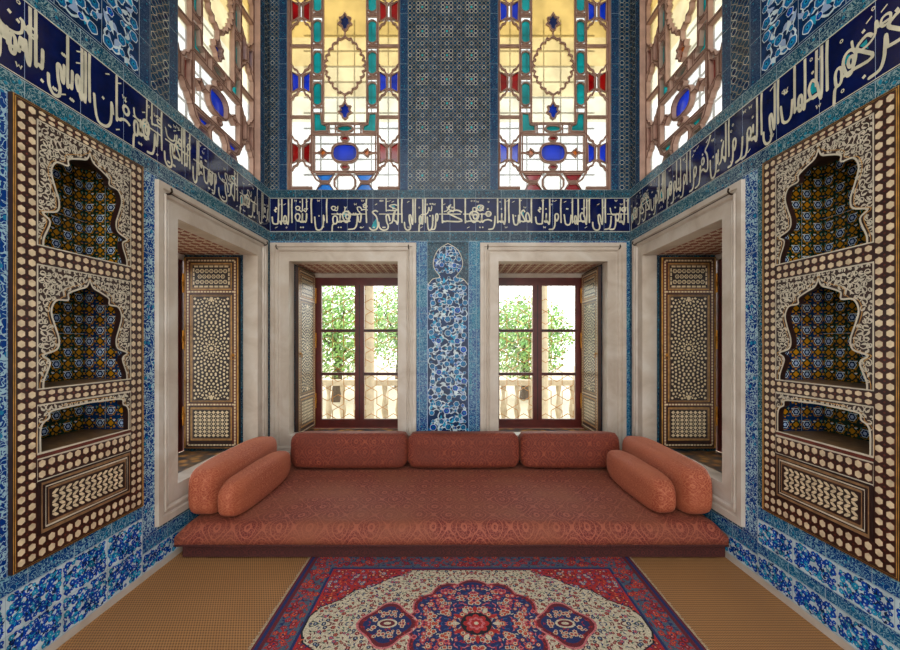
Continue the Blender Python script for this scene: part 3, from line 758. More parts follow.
    g.build('outer_grille', o)
    return o
stained('window_5', frame_back, *UB[0], 'glass_red', 'glass_blue', 'glass_sky', False)
stained('window_6', frame_back, *UB[1], 'glass_blue', 'glass_red', 'glass_red', False)
stained('window_7', frame_left, *US, 'glass_red', 'glass_blue', 'glass_blue', True)
stained('window_8', frame_right, *US, 'glass_red', 'glass_red', 'glass_orange', True)

# ------------------------------------------------------------------ inlaid niche panels
ARCH = [(.90, 0), (.89, .035), (.78, .11), (.91, .14), (.66, .165), (.62, .21), (.70, .27), (.76, .33), (.67, .378), (.45, .385), (.44, .415), (.24, .44), (.07, .458), (0, .495)]
ARCH2 = [(.95, 0), (.95, .09), (.90, .125), (.80, .14), (.78, .165), (.60, .172), (.3, .175), (0, .178)]
def hexdots(f, u0, u1, v0, v1, nu, nv, h):
    a = (u1-u0)/nu; b = (v1-v0)/nv
    f.rect(u0, u1, v0, v1, 'walnut', h)
    for i in range(nu+1):
        for j in range(nv+1):
            if i < nu and j < nv:
                c = (u0+(i+.5)*a, v0+(j+.5)*b)
                f.disc(c, a*.45, 'walnut_red', h+E*.5, 6, PI/6, b*.45)
                f.disc(c, a*.385, 'ivory', h+E*1.5, 6, PI/6, b*.36)
            if 0 < i < nu and 0 < j < nv: f.disc((u0+i*a, v0+j*b), a*.13, 'walnut_red', h+E*2, 4)
def niche_panel(fr_, p0, label):
    bo = fr_(G()).P(p0+.34, .45)
    root = empty('niche_panel', bo, label, 'niche panel')
    def new(): g = G(); return g, fr_(g)
    u0, u1, v0, v1 = p0, p0+.68, .452, 2.425
    a0, a1 = u0+.095, u0+.586; H = .018
    # inlaid border board
    g, f = new()
    bars = [(u0, a0, v0, v1, 2, 45), (a1, u1, v0, v1, 2, 45), (a0, a1, 2.365, v1, 12, 1), (a0, a1, 1.74, 1.825, 12, 2), (a0, a1, 1.13, 1.20, 12, 2), (a0, a1, .80, .92, 12, 2), (a0, a1, v0, .565, 12, 2)]
    edge = .012
    for (a, b, c, d, nu, nv) in bars:
        f.prect(a, b, c, d, 'rosewood', H, 0)
    for (a, b, c, d, nu, nv) in bars:
        L_ = a == u0; Rr = b == u1
        aa = a+(edge if L_ else 0); bb = b-(edge if Rr else 0); cc = c+(edge if c == v0 else .004); dd = d-(edge if d == v1 else .004)
        if (a, b) == (a0, a1):
            if c == .80: f.rect(a0, a1, .90, .92, 'walnut_red', H+E); dd = .896
            hexdots(f, aa, bb, cc, dd, nu, 2 if nv == 2 else 2, H+E)
        else: hexdots(f, aa, bb, cc, dd, nu, nv, H+E)
    for q in (.003, .010):
        f.stroke([(u0+q, v0+q), (u1-q, v0+q), (u1-q, v1-q), (u0+q, v1-q)], .0028, 'gilt_wood', H+4*E, closed=True)
    for (c, d) in ((1.825, 2.365), (1.20, 1.74), (.92, 1.13), (.80, .896)):
        f.stroke([(a0, c), (a1, c), (a1, d), (a0, d)], .006, 'ivory_white', H+5*E, closed=True)
    g.build('inlaid_border', root, base=bo)
    # lower panel
    g, f = new(); c0, c1, d0, d1 = a0, a1, .565, .80
    f.prect(c0, c1, d0, d1, 'rosewood', H+.006, 0)
    for q, m in ((.014, 'oak_brown'), (.030, 'ivory_white'), (.042, 'oak_brown'), (.05, 'walnut')):
        f.stroke([(c0+q, d0+q), (c1-q, d0+q), (c1-q, d1-q), (c0+q, d1-q)], .005 if m != 'oak_brown' else .010, m, H+.007, closed=True)
    x0, x1, y0, y1 = c0+.056, c1-.056, d0+.056, d1-.056; nu, nv = 12, 6; a = (x1-x0)/nu; b = (y1-y0)/nv
    for i in range(nu):
        for j in range(nv):
            cc = (x0+(i+.5)*a, y0+(j+.5)*b); sg = 1 if j % 2 else -1
            f.poly([(cc[0]+sg*x*a, cc[1]+y*b) for x, y in ((-.46, -.40), (-.05, -.46), (.40, .05), (.46, .40), (.05, .46), (-.40, -.05))], 'ivory', H+.0068)
    g.build('lower_panel', root, base=bo)
    # three niches: carved spandrel, tiled lining
    for ni, (c, d) in enumerate(((1.825, 2.365), (1.20, 1.74), (.92, 1.13))):
        W = (a1-a0)/2; uc = (a0+a1)/2
        prof = ARCH if ni < 2 else ARCH2
        sc = 1.04 if ni < 2 else 1.05
        half = catmull([(x*W, y*sc) for x, y in prof], 4)
        half = [(max(0, min(x, W*.97)), y) for x, y in half]
        g, f = new()
        for sgn in (1, -1):
            A = [(uc+sgn*x, c+y) for x, y in half]
            for p, q in zip(A, A[1:]):
                f.poly([p, q, (uc+sgn*W, q[1]), (uc+sgn*W, p[1])], 'walnut', H)
                g.face([f.P(*p, H), f.P(*q, H), f.P(*q, -.012), f.P(*p, -.012)], 'rosewood')
                f.poly([p, q, (uc+sgn*W, q[1]), (uc+sgn*W, p[1])], 'walnut', -.012)
            f.poly([A[-1], (uc, d), (uc+sgn*W, d), (uc+sgn*W, A[-1][1])], 'walnut', H); f.poly([A[-1], (uc, d), (uc+sgn*W, d), (uc+sgn*W, A[-1][1])], 'walnut', -.012)
            f.stroke(A, .008, 'ivory_white', H+4*E)
            f.stroke([(uc+sgn*(max(x-.0, 0)+(.014 if x > .01 else 0)), y+(.014 if x < W*.5 else 0)) for (x, y) in [(xx, c+yy) for xx, yy in half]], .003, 'gilt_wood', H+3*E)
            # carved arabesque
            rr = random.Random(3+ni); st = .026
            AA = half
            def clear(x, y):
                dmin = min(math.hypot(x-p[0], y-p[1]) for p in AA)
                # outside the arch opening?
                lim = 0
                for p, q in zip(AA, AA[1:]):
                    if min(p[1], q[1]) <= y <= max(p[1], q[1]): lim = max(lim, p[0], q[0])
                if x < lim: return 0
                return min(dmin, W-x, (d-c)-y, y)
            yy = .01
            while yy < d-c:
                xx = .0
                while xx < W:
                    r_ = clear(xx, yy)
                    if r_ > .006:
                        r2 = min(r_, .02); a0_ = rr.random()*6.28; dr = rr.choice((-1, 1))
                        pts = [(uc+sgn*(xx+r2*(1-t/9)*math.cos(a0_+dr*t*.75)), c+yy+r2*(1-t/9)*math.sin(a0_+dr*t*.75)) for t in range(8)]
                        f.stroke(pts, .0042, 'ivory_white', H+2*E, taper=False)
                        a2 = rr.random()*6.28
                        f.leaf((uc+sgn*xx, c+yy), min(r_*2, .028), a2, .36, .15, 'ivory_white', H+3*E)
                    xx += st*rr.uniform(.8, 1.15)
                yy += st
        g.build('carved_spandrel', root, base=bo)
        # lining: back, sides, top, floor of the recess
        g, f = new(); D = -.24
        f.rect(a0, a1, c, d, 'glaze_olive', D)
        for u in (a0, a1): g.face([f.P(u, c, 0), f.P(u, c, D), f.P(u, d, D), f.P(u, d, 0)], 'glaze_deep' if ni else 'glaze_olive', [(0, c), (.24, c), (.24, d), (0, d)])
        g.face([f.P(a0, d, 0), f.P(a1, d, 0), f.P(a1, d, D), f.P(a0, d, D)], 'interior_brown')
        g.face([f.P(a0, c, H), f.P(a1, c, H), f.P(a1, c, D), f.P(a0, c, D)], 'oak_brown')
        frames = [(Fr(g, f.P(0, 0, D), f.U, f.V, f.N), a0, a1), (Fr(g, f.P(a1, 0, 0), -f.N, f.V, -f.U), 0, .24)]
        for F2, q0, q1 in frames:
            s = .0615; nu = max(1, round((q1-q0)/s)); nv = max(1, round((d-c)/s)); sa = (q1-q0)/nu; sb = (d-c)/nv
            for i in range(nu):
                for j in range(nv):
                    cc = (q0+(i+.5)*sa, c+(j+.5)*sb); col = (i+j) % 2
                    if col:
                        F2.lobed(cc, sa*.56, 8, 'glaze_yellow', E, .5); F2.lobed(cc, sa*.42, 8, 'glaze_olive', 2*E, .3); F2.lobed(cc, sa*.26, 4, 'glaze_yellow', 3*E, .3)
                    else:
                        F2.stroke([(cc[0]+sa*.47*math.cos(t*PI/4), cc[1]+sa*.47*math.sin(t*PI/4)) for t in range(8)], .0028, 'glaze_yellow', E, closed=True)
                        F2.lobed(cc, sa*.36, 6, 'glaze_white', E, .2); F2.lobed(cc, sa*.30, 6, 'glaze_deep', 2*E, .2); F2.lobed(cc, sa*.16, 6, 'glaze_lilac', 3*E, .2)
                    for t in range(4):
                        aa = PI/4+t*PI/2; F2.leaf((cc[0]+sa*.45*math.cos(aa), cc[1]+sa*.45*math.sin(aa)), sa*.3, aa+.6, .4, .2, ('glaze_green', 'glaze_white', 'glaze_yellow', 'glaze_deep')[t], 4*E)
            F2.rect((q0+q1)/2-.001, (q0+q1)/2+.001, c, d, 'joint', 5*E)
        if ni < 2: F2 = frames[0][0]; F2.rect(a0, a1, c+.25, c+.252, 'joint', 5*E)
        g.build('tiled_recess', root, base=bo)
niche_panel(frame_left, PL, 'wooden panel of three arched niches inlaid with ivory dots, on the left wall')
niche_panel(frame_right, PR, 'wooden panel of three arched niches inlaid with ivory dots, on the right wall')

# ------------------------------------------------------------------ inlaid shutters
SW, SH, ST = .50, 1.76, .035
def make_shutter(hinge_right, name='window_shutter'):
    root = empty(name, (0, 0, 0))
    g = G(); g.box(0, SW, 0, ST, 0, SH, 'walnut')
    f = Fr(g, (0, 0, 0), (1, 0, 0), (0, 0, 1), (0, -1, 0)); h = E*2
    f.rect(.0, SW, 0, SH, 'walnut', E)
    f.stroke([(.008, .008), (SW-.008, .008), (SW-.008, SH-.008), (.008, SH-.008)], .010, 'gilt_wood', h, closed=True)
    def squares(p, q, n, w=.014):
        for i in range(n):
            t0 = (i+.12)/n; t1 = (i+.88)/n
            f.stroke([(p[0]+(q[0]-p[0])*t0, p[1]+(q[1]-p[1])*t0), (p[0]+(q[0]-p[0])*t1, p[1]+(q[1]-p[1])*t1)], w, 'ivory', h+E)
    m = .034
    f.stroke([(m, m), (SW-m, m), (SW-m, SH-m), (m, SH-m)], .026, 'walnut_red', h, closed=True)
    squares((m, m), (m, SH-m), 62); squares((SW-m, m), (SW-m, SH-m), 62); squares((m, m), (SW-m, m), 15); squares((m, SH-m), (SW-m, SH-m), 15)
    for z in (SH-.32, SH-1.355): f.rect(m, SW-m, z-.014, z+.014, 'walnut_red', h); squares((m, z), (SW-m, z), 15)
    x0, x1 = .078, SW-.078
    for (z0, z1) in ((SH-.285, SH-.075), (SH-1.315, SH-.365), (SH-1.665, SH-1.40)):
        for q, mt, w in ((.014, 'gilt_wood', .008), (.004, 'oak_brown', .012)):
            f.stroke([(x0-q, z0-q), (x1+q, z0-q), (x1+q, z1+q), (x0-q, z1+q)], w, mt, h+E, closed=True)
    g.build('frame', root)
    g = G(); f = Fr(g, (0, 0, 0), (1, 0, 0), (0, 0, 1), (0, -1, 0)); z0, z1 = SH-.285, SH-.075
    f.rect(x0, x1, z0, z1, 'rosewood', h)
    for i in range(7):
        for z in (z0+.013, z1-.013): f.rect(x0+.01+i*(x1-x0-.02)/7+.005, x0+.01+(i+1)*(x1-x0-.02)/7-.005, z-.008, z+.008, 'ivory', h+E)
    for j in range(4):
        for x in (x0+.011, x1-.011): f.rect(x-.007, x+.007, z0+.03+j*.04, z0+.06+j*.04, 'ivory', h+E)
    for j in range(3):
        for i in range(7 if j % 2 == 0 else 6):
            c = (x0+.045+(i+(j % 2)*.5)*(x1-x0-.09)/6, z0+.055+j*.05)
            f.stroke([(c[0]+.0165*math.cos(t*PI/3), c[1]+.0165*math.sin(t*PI/3)) for t in range(6)], .0075, 'ivory', h+E, closed=True); f.disc(c, .005, 'ivory', h+E, 6)
    g.build('upper_panel', root)
    g = G(); f = Fr(g, (0, 0, 0), (1, 0, 0), (0, 0, 1), (0, -1, 0)); z0, z1 = SH-1.315, SH-.365
    f.rect(x0, x1, z0, z1, 'rosewood', h); cx = SW/2; zc = (z0+z1)/2
    for cz, zmin, zmax in ((zc, zc-.2375, zc+.2375), (z1, zc+.2375, z1), (z0, z0, zc-.2375)):
        f.disc((cx, min(max(cz, z0+.02), z1-.02)), .018, 'ivory', h+E, 12)
        for ring, (rad, n, sz, rot) in enumerate(((.040, 12, .009, 0), (.064, 12, .012, .5), (.093, 12, .0125, 0), (.098, 12, .006, .5), (.124, 24, .010, 0), (.152, 24, .0125, .5), (.18, 24, .012, 0), (.208, 36, .0115, .5), (.235, 36, .0115, 0), (.262, 48, .011, .5), (.288, 48, .0105, 0))):
            for k in range(n):
                a = 2*PI*(k+rot)/n; p = (cx+rad*math.cos(a), cz+rad*math.sin(a))
                if x0+sz*.8 < p[0] < x1-sz*.8 and max(zmin, z0+sz) <= p[1] <= min(zmax, z1-sz):
                    if ring == 1: f.leaf(p, .030, a, .62, 0, 'ivory', h+E)
                    else: f.disc(p, sz, 'ivory', h+E, 6, a)
    g.build('star_panel', root)
    g = G(); f = Fr(g, (0, 0, 0), (1, 0, 0), (0, 0, 1), (0, -1, 0)); z0, z1 = SH-1.665, SH-1.40
    f.rect(x0, x1, z0, z1, 'rosewood', h); nu, nv = 8, 7; a = (x1-x0-.02)/nu; b = (z1-z0-.02)/nv
    for i in range(nu):
        for j in range(nv): c = (x0+.01+(i+.5)*a, z0+.01+(j+.5)*b); f.disc(c, a*.47, 'ivory', h+E, 4, 0 if (i+j) % 2 else 0, b*.47)
    for i in range(1, nu):
        for j in range(1, nv): f.disc((x0+.01+i*a, z0+.01+j*b), a*.16, 'ivory', h+E, 4)
    g.build('lower_panel', root)
    hx = SW+.006 if hinge_right else -.006; kx = .05 if hinge_right else SW-.05
    for z in (.30, 1.0, 1.52):
        g = G(); g.lathe([(0, -.09), (.008, -.085), (.008, -.03), (.013, -.025), (.009, -.01), (.013, 0), (.009, .01), (.013, .025), (.008, .03), (.008, .085), (0, .09)], (hx, -.004, z), 'brass', 10)
        g.build('hinge', root, smooth=True)
    g = G(); g.lathe([(0, 0), (.014, .001), (.014, .006), (.006, .010)], (0, 0, 0), 'brass', 14)
    g.v = [(kx+x, -z, .86+y) for x, y, z in g.v]
    c = (kx, -.014, .838); g.tube([(c[0]+.02*math.cos(t*PI/8), c[1], c[2]+.02*math.sin(t*PI/8)) for t in range(17)], .0028, 'brass', 6)
    g.build('ring_handle', root, smooth=True)
    return root
def dup(o):
    c = o.copy(); COL.objects.link(c)
    for ch in list(o.children):
        d = ch.copy(); COL.objects.link(d); d.parent = c
    return c
sr = make_shutter(True); sl = make_shutter(False)
SZ = .43; GR = 'inlaid shutters folded open in the window recesses'
def put(o, loc, rz, label): o.location = loc; o.rotation_euler = (0, 0, rz); tag(o, label, 'shutter', GR)
put(sl, (-2.44, WS[1]-ST-.006, SZ), 0, 'inlaid wooden shutter open in the left side wall recess, facing the room')
put(sr, (1.94, WS[1]-ST-.006, SZ), 0, 'inlaid wooden shutter open in the right side wall recess, facing the room')
put(dup(sr), (WB[0][0]+ST+.006, BY+.13, SZ), PI/2, 'inlaid wooden shutter seen edge on against the left reveal of the left back window')
put(dup(sl), (WB[1][1]-ST-.006, BY+.13+SW, SZ), -PI/2, 'inlaid wooden shutter seen edge on against the right reveal of the right back window')

# ------------------------------------------------------------------ divan and cushions
def soft_box(L, W, H, mat, n=14, p=5., sag=0., bulge=.06, seed=0, ear=.0, uvo=0.):
    """rounded, slightly bulging upholstered block centred on x, y with its underside at z = 0"""
    g = G(); pts = {}
    def f(x, y, z):
        r = (abs(x)**p+abs(y)**p+abs(z)**p)**(1/p)
        m = max(abs(x), abs(y), abs(z)); k = m/r if r else 1
        X, Y, Z = x*k, y*k, z*k
        e = abs(x)*abs(z)
        k2 = 1+ear*max(0, abs(x)*abs(z)*abs(z)-.7)
        b = 1+bulge*(1-X*X)*(1-.5*Z*Z)
        nz = noise.noise(Vector((X*2.3+seed*7, Y*2.1, Z*2.7+seed)))*.035+noise.noise(Vector((X*7+seed*3, Y*5, Z*6)))*.012
        return Vector((X*L/2*k2, Y*W/2*(b+nz), (Z*(1+nz*.6)*k2+1)*H/2 + (sag*(X*X-1) if Z > 0 else 0)))
    rg = [-1+2*i/n for i in range(n+1)]
    rl = [math.copysign(1-(1-abs(-1+2*i/(n*2)))**1.0, -1+2*i/(n*2)) for i in range(n*2+1)]
    for s in (-1, 1):
        for A, B, fn, uvf in ((rl, rg, lambda a, b: (a, s, b), lambda a, b: (a*L/2, b*H/2+uvo)), (rl, rg, lambda a, b: (a, b, s), lambda a, b: (a*L/2, b*W/2+H/2+W/2+uvo)), (rg, rg, lambda a, b: (s, a, b), lambda a, b: (a*W/2+L/2+W/2, b*H/2+uvo))):
            for i in range(len(A)-1):
                for j in range(len(B)-1):
                    q = [(A[i], B[j]), (A[i+1], B[j]), (A[i+1], B[j+1]), (A[i], B[j+1])]
                    g.face([f(*fn(*t)) for t in q], mat, [uvf(*t) for t in q])
    return g
dv = empty('divan', (0, 3.2, 0), 'low wide divan with rust red patterned velvet seat filling the alcove', 'divan')
DB = (0, 3.2, 0); XL, XR, YF, YK = -1.765, 1.785, 2.50, 3.86
g = G(); g.box(XL+.03, XR-.0, YF+.03, YK, .012, .095, 'velvet_skirt'); g.build('base', dv, base=DB)
# mattress with a rolled front edge and soft crown
g = G(); NX, NY = 70, 34
prof = []
ZT, RR = .222, .07
def crown(x, y):
    tx = (x-XL)/(XR-XL); ty = (y-YF)/(YK-YF)
    return .012*math.sin(PI*min(1, max(0, tx)))**.5*math.sin(PI*min(.97, ty*.85+.12))**.6 + .006*noise.noise(Vector((x*3, y*3, 0)))
rows = [(YF+.012, .098), (YF, .108), (YF-.004, .135)]
for k in range(1, 8): a = PI/2*k/7; rows.append((YF-.004+.085*(1-math.cos(a)), .135+(ZT-.135)*math.sin(a)))
y = rows[-1][0]
while y < YK-.05: y += .045; rows.append((min(y, YK), ZT))
grid = []
dist = 0
ds = [0]
for a, b in zip(rows, rows[1:]): ds.append(ds[-1]+math.hypot(b[0]-a[0], b[1]-a[1]))
for i in range(NX+1):
    x = XL+(XR-XL)*i/NX; ed = min(i, NX-i)/NX*(XR-XL); r = 1-max(0, (.06-ed)/.06)**2
    line = []
    for (yy, zz) in rows:
        w = max(0, (zz-.15)/(ZT-.15)); z = zz-(1-r)*w*.05+crown(x, yy)*w; yb = yy+(.008*noise.noise(Vector((x*5, 0, 3))) if yy < YF+.02 else 0)
        line.append((x, yb, z))
    grid.append(line)
for i in range(NX):
    for j in range(len(rows)-1):
        g.face([grid[i][j], grid[i+1][j], grid[i+1][j+1], grid[i][j+1]], 'velvet_seat', [(grid[i][j][0], ds[j]), (grid[i+1][j][0], ds[j]), (grid[i+1][j][0], ds[j+1]), (grid[i][j][0], ds[j+1])])
for gl_ in (grid[0], grid[-1]):
    for a, b in zip(gl_, gl_[1:]): g.face([a, b, (b[0], b[1], .098), (a[0], a[1], .098)], 'velvet_seat')
g.face([(XL, YF+.012, .098), (XR, YF+.012, .098), (XR, YK, .098), (XL, YK, .098)], 'velvet_seat')
mt = g.build('mattress', dv, base=DB, smooth=True, merge=True)
g = G(); g.tube([(XL+(XR-XL)*i/40, YF-.004+.003*math.sin(i), .101) for i in range(41)], .006, 'velvet_skirt', 6); g.build('piping', mt, base=DB, smooth=True)

def cushion(name, label, g, loc, rz, rx=0, grp=None):
    o = g.build(name, base=(0, 0, 0), loc=loc, smooth=True, merge=True); o.rotation_euler = (rx, 0, rz)
    tag(o, label, 'cushion', grp)
    # seam piping round each end
    return o
SZT = .25
GB = 'back cushions leaning on the wall behind the divan'
for i, (xc, L, lab) in enumerate(((-.94, 1.10, 'rust red velvet back cushion under the left back window'), (.125, 1.05, 'rust red velvet back cushion in front of the blue tile panel, middle of three'), (1.12, .93, 'rust red velvet back cushion under the right back window'))):
    cushion('back_cushion', lab, soft_box(L, .26, .33, 'velvet_back', p=6, bulge=.10, seed=i, ear=.12, sag=.01, uvo=i*.31), (xc, 3.69, .232), 0, -.12, GB)
GS = 'bolsters at the two ends of the divan'
def side(name, lab, L, W, H, x0, y0, x1, y1, seed, z=SZT, mat='velvet_bolster', p=4.5):
    a = math.atan2(y1-y0, x1-x0); l = math.hypot(x1-x0, y1-y0)
    cushion(name, lab, soft_box(l, W, H, mat, p=p, bulge=.07, seed=seed, ear=.05, uvo=seed*.17), ((x0+x1)/2, (y0+y1)/2, z), a, 0, GS)
side('bolster', 'large salmon velvet bolster against the left wall, behind the smaller one', 1.1, .21, .35, -1.66, 2.56, -1.67, 3.62, 11, .222)
side('bolster', 'small salmon velvet bolster on the left, in front of the larger one', 1, .165, .265, -1.465, 2.52, -1.455, 3.46, 12, .222, p=3.6)
side('bolster', 'large salmon velvet bolster against the right wall, behind the smaller one', 1.1, .21, .35, 1.665, 2.56, 1.67, 3.64, 13, .222)
side('bolster', 'small salmon velvet bolster on the right, in front of the larger one', 1, .18, .265, 1.455, 2.58, 1.445, 3.48, 14, .222, p=3.6)

# ------------------------------------------------------------------ rug
RC = (.13, 1.93); RX, RY = 1.035, .66
g = G(); g.box(RC[0]-RX, RC[0]+RX, RC[1]-RY, RC[1]+RY, .0005, .008, 'rug_darkred')
f = Fr(g, (RC[0], RC[1], .008), (1, 0, 0), (0, 1, 0), (0, 0, 1)); e = .00025
f.rect(-RX+.012, RX-.012, -RY+.012, RY-.012, 'rug_navy', e)
f.rect(-RX+.03, RX-.03, -RY+.03, RY-.03, 'rug_darkred', 2*e); f.rect(-RX+.05, RX-.05, -RY+.05, RY-.05, 'rug_grey', 3*e)
f.rect(-RX+.175, RX-.175, -RY+.175, RY-.175, 'rug_navy', 4*e); f.rect(-RX+.19, RX-.19, -RY+.19, RY-.19, 'rug_red', 5*e)
IV = [(.36, .455), (.42, .40), (.50, .36), (.56, .30), (.66, .26), (.72, .18), (.81, .12), (.84, .05)]
IV = IV+[(x, -y) for x, y in IV[::-1]]; IV = IV+[(-x, -y) for x, y in IV]
f.poly([(x*1.012, y*1.02) for x, y in IV], 'rug_black', 6*e); f.poly(IV, 'rug_ivory', 7*e)
def med(r, k, amp, ry=1.): return [((r*(1-amp+amp*abs(math.cos(k*a/2))))*math.cos(a), ry*(r*(1-amp+amp*abs(math.cos(k*a/2))))*math.sin(a)) for a in [2*PI*i/96 for i in range(96)]]
f.poly(med(.365, 12, .09), 'rug_pink', 8*e); f.poly(med(.355, 12, .09), 'rug_darkred', 9*e); f.poly(med(.335, 12, .09), 'rug_navy', 10*e)
for s in (-1, 1):
    for r_, m_, h_ in ((.135, 'rug_pink', 11), (.125, 'rug_darkred', 12), (.105, 'rug_navy', 13)):
        f.poly([(s*.44+r_*math.cos(a)*(1+.15*math.cos(4*a)), r_*math.sin(a)*1.1*(1+.1*math.cos(4*a))) for a in [2*PI*i/32 for i in range(32)]], m_, h_*e)
def inpoly(P, x, y):
    c = False; n = len(P)
    for i in range(n):
        (x0, y0), (x1, y1) = P[i], P[i-1]
        if (y0 > y) != (y1 > y) and x < (x1-x0)*(y-y0)/(y1-y0)+x0: c = not c
    return c
rr = random.Random(21)
def bloom(x, y, r, cols, h):
    k = rr.choice((4, 5, 6, 8)); rot = rr.random()*3; c1, c2, c3 = cols
    for sx in (1, -1):
        for sy in (1, -1):
            f.lobed((sx*x, sy*y), r, k, c1, h*e, .35, rot*sx*sy, k*3); f.lobed((sx*x, sy*y), r*.62, k, c2, (h+1)*e, .3, rot, k*2); f.disc((sx*x, sy*y), r*.28, c3, (h+2)*e, 6)
def twig(x, y, L, col, h):
    a = rr.random()*6.28; b = rr.choice((-.25, .25))
    for sx in (1, -1):
        for sy in (1, -1): f.leaf((sx*x, sy*y), L, math.atan2(sy*math.sin(a), sx*math.cos(a)), .3, b*sx*sy, col, h*e)
st = .021; y = .004
while y < RY-.05:
    x = .004
    while x < RX-.05:
        px, py = x+rr.uniform(-.007, .007), max(.003, y+rr.uniform(-.007, .007)); rad = math.hypot(px, py)
        if rad < .32:
            if rr.random() < .45: bloom(px, py, rr.uniform(.008, .02), rr.choice((('rug_red', 'rug_pink', 'rug_ivory'), ('rug_orange', 'rug_ivory', 'rug_darkred'), ('rug_pink', 'rug_red', 'rug_navy'), ('rug_ivory', 'rug_red', 'rug_orange'))), 14)
            else: twig(px, py, .024, rr.choice(('rug_red', 'rug_blue', 'rug_ivory', 'rug_red', 'rug_pink')), 12)
        elif rad < .35 or (.3 < px < .58 and py < .15 and math.hypot(px-.44, py) < .13):
            if math.hypot(px-.44, py) < .1 and rr.random() < .5: bloom(px, py, rr.uniform(.008, .016), ('rug_ivory', 'rug_orange', 'rug_navy'), 15)
            elif rr.random() < .4: twig(px, py, .02, 'rug_red', 14)
        elif inpoly(IV, px, py):
            if min(abs(px-q[0])+abs(py-q[1]) for q in IV) > .03 or rr.random() < .5:
                if rr.random() < .4: bloom(px, py, rr.uniform(.007, .014), rr.choice((('rug_darkred', 'rug_red', 'rug_ivory'), ('rug_navy', 'rug_pink', 'rug_red'), ('rug_darkred', 'rug_orange', 'rug_navy'), ('rug_black', 'rug_blue', 'rug_ivory'))), 9)
                else: twig(px, py, .024, rr.choice(('rug_navy', 'rug_black', 'rug_darkred', 'rug_green', 'rug_darkred')), 8)
        elif px < RX-.2 and py < RY-.2:
            if rr.random() < .4: bloom(px, py, rr.uniform(.008, .018), rr.choice((('rug_navy', 'rug_pink', 'rug_red'), ('rug_darkred', 'rug_orange', 'rug_ivory'), ('rug_blue', 'rug_ivory', 'rug_red'))), 8)
            else: twig(px, py, .026, rr.choice(('rug_navy', 'rug_darkred', 'rug_black', 'rug_orange')), 7)
        elif (px > RX-.165 or py > RY-.165) and px < RX-.06 and py < RY-.06:
            if rr.random() < .42: bloom(px, py, rr.uniform(.010, .024), rr.choice((('rug_red', 'rug_darkred', 'rug_pink'), ('rug_darkred', 'rug_red', 'rug_navy'), ('rug_red', 'rug_orange', 'rug_navy'))), 6)
            else: twig(px, py, .03, rr.choice(('rug_red', 'rug_navy', 'rug_darkred', 'rug_red')), 5)
        x += st
    y += st
f.disc((0, 0), .078, 'rug_black', 18*e, 16, 0); f.lobed((0, 0), .066, 8, 'rug_red', 19*e, .25); f.lobed((0, 0), .045, 8, 'rug_pink', 20*e, .25); f.lobed((0, 0), .03, 8, 'rug_red', 21*e, .2); f.disc((0, 0), .012, 'rug_ivory', 22*e, 8)
for k in range(12):
    a = 2*PI*k/12; f.leaf((.105*math.cos(a), .105*math.sin(a)), .05, a, .5, 0, 'rug_red' if k % 2 else 'rug_ivory', 18*e)
for s in (-1, 1): f.disc((s*.44, 0), .05, 'rug_ivory', 18*e, 14, 0, .032); f.disc((s*.44, 0), .038, 'rug_darkred', 19*e, 14, 0, .022); f.disc((s*.44, 0), .02, 'rug_ivory', 20*e, 8, 0, .010)
rug = g.build('rug', base=(RC[0], RC[1], 0))
tag(rug, 'red, navy and ivory medallion rug lying on the straw matting in front of the divan', 'rug')
g = G()
for s in (-1, 1):
    for i in range(150):
        y = RC[1]-RY+.01+i*(2*RY-.02)/149; x = RC[0]+s*RX
        L = .014+rr.random()*.008
        g.face([(x, y-.003, .004), (x+s*L, y-.002+rr.uniform(-.002, .002), .0015), (x+s*L, y+.002, .0015), (x, y+.003, .004)], 'rug_ivory')
fr_ob = g.build('fringe', rug, base=(RC[0], RC[1], 0)); fr_ob['kind'] = 'stuff'; fr_ob['label'] = 'short ivory fringe'

# ------------------------------------------------------------------ outside
g = G(); g.box(-9, 9, 4.6, 30, -.35, -.25, 'stone_outside'); g.box(-9, -2.5, -3, 4.6, -.35, -.25, 'stone_outside'); g.box(2.5, 9, -3, 4.6, -.35, -.25, 'stone_outside')
struct(g.build('terrace'))
def column(x, y, label):
    g = G(); o = empty('stone_column', (x, y, -.25), label, 'column', 'columns of the porch outside')
    g.box(-.2, .2, -.2, .2, 0, .16, 'stone_outside'); g.lathe([(.19, .16), (.19, .2), (.15, .24), (.16, .28), (0, .28)], (0, 0, 0), 'stone_outside', 24); g.build('plinth', o)
    g = G(); g.lathe([(.135, .28), (.14, 1.6), (.125, 3.0)], (0, 0, 0), 'stone_outside', 24); g.build('shaft', o, smooth=True)
    g = G(); g.lathe([(.125, 3.0), (.15, 3.03), (.13, 3.06), (.2, 3.26), (.22, 3.3)], (0, 0, 0), 'stone_outside', 24); g.box(-.23, .23, -.23, .23, 3.3, 3.42, 'stone_outside'); g.build('capital', o)
column(-1.42, 6.6, 'pale stone porch column seen through the left back window'); column(1.52, 6.6, 'pale stone porch column seen through the right back window')
def balustrade(x0, x1, y, label):
    o = empty('balustrade', ((x0+x1)/2, y, -.25), label, 'balustrade', 'balustrades of the terrace outside'); b = ((x0+x1)/2, y, -.25)
    g = G(); g.box(x0, x1, y-.08, y+.08, .62, .72, 'stone_outside'); g.build('rail', o, base=b)
    g = G(); g.box(x0, x1, y-.09, y+.09, -.25, -.1, 'stone_outside'); g.build('plinth', o, base=b)
    n = int((x1-x0)/.24)
    for i in range(n):
        g = G(); g.lathe([(.05, -.1), (.05, -.04), (.035, 0), (.065, .16), (.03, .45), (.05, .56), (.05, .62)], (x0+(i+.5)*(x1-x0)/n, y, 0), 'stone_outside', 10); g.build('baluster', o, base=b, smooth=True)
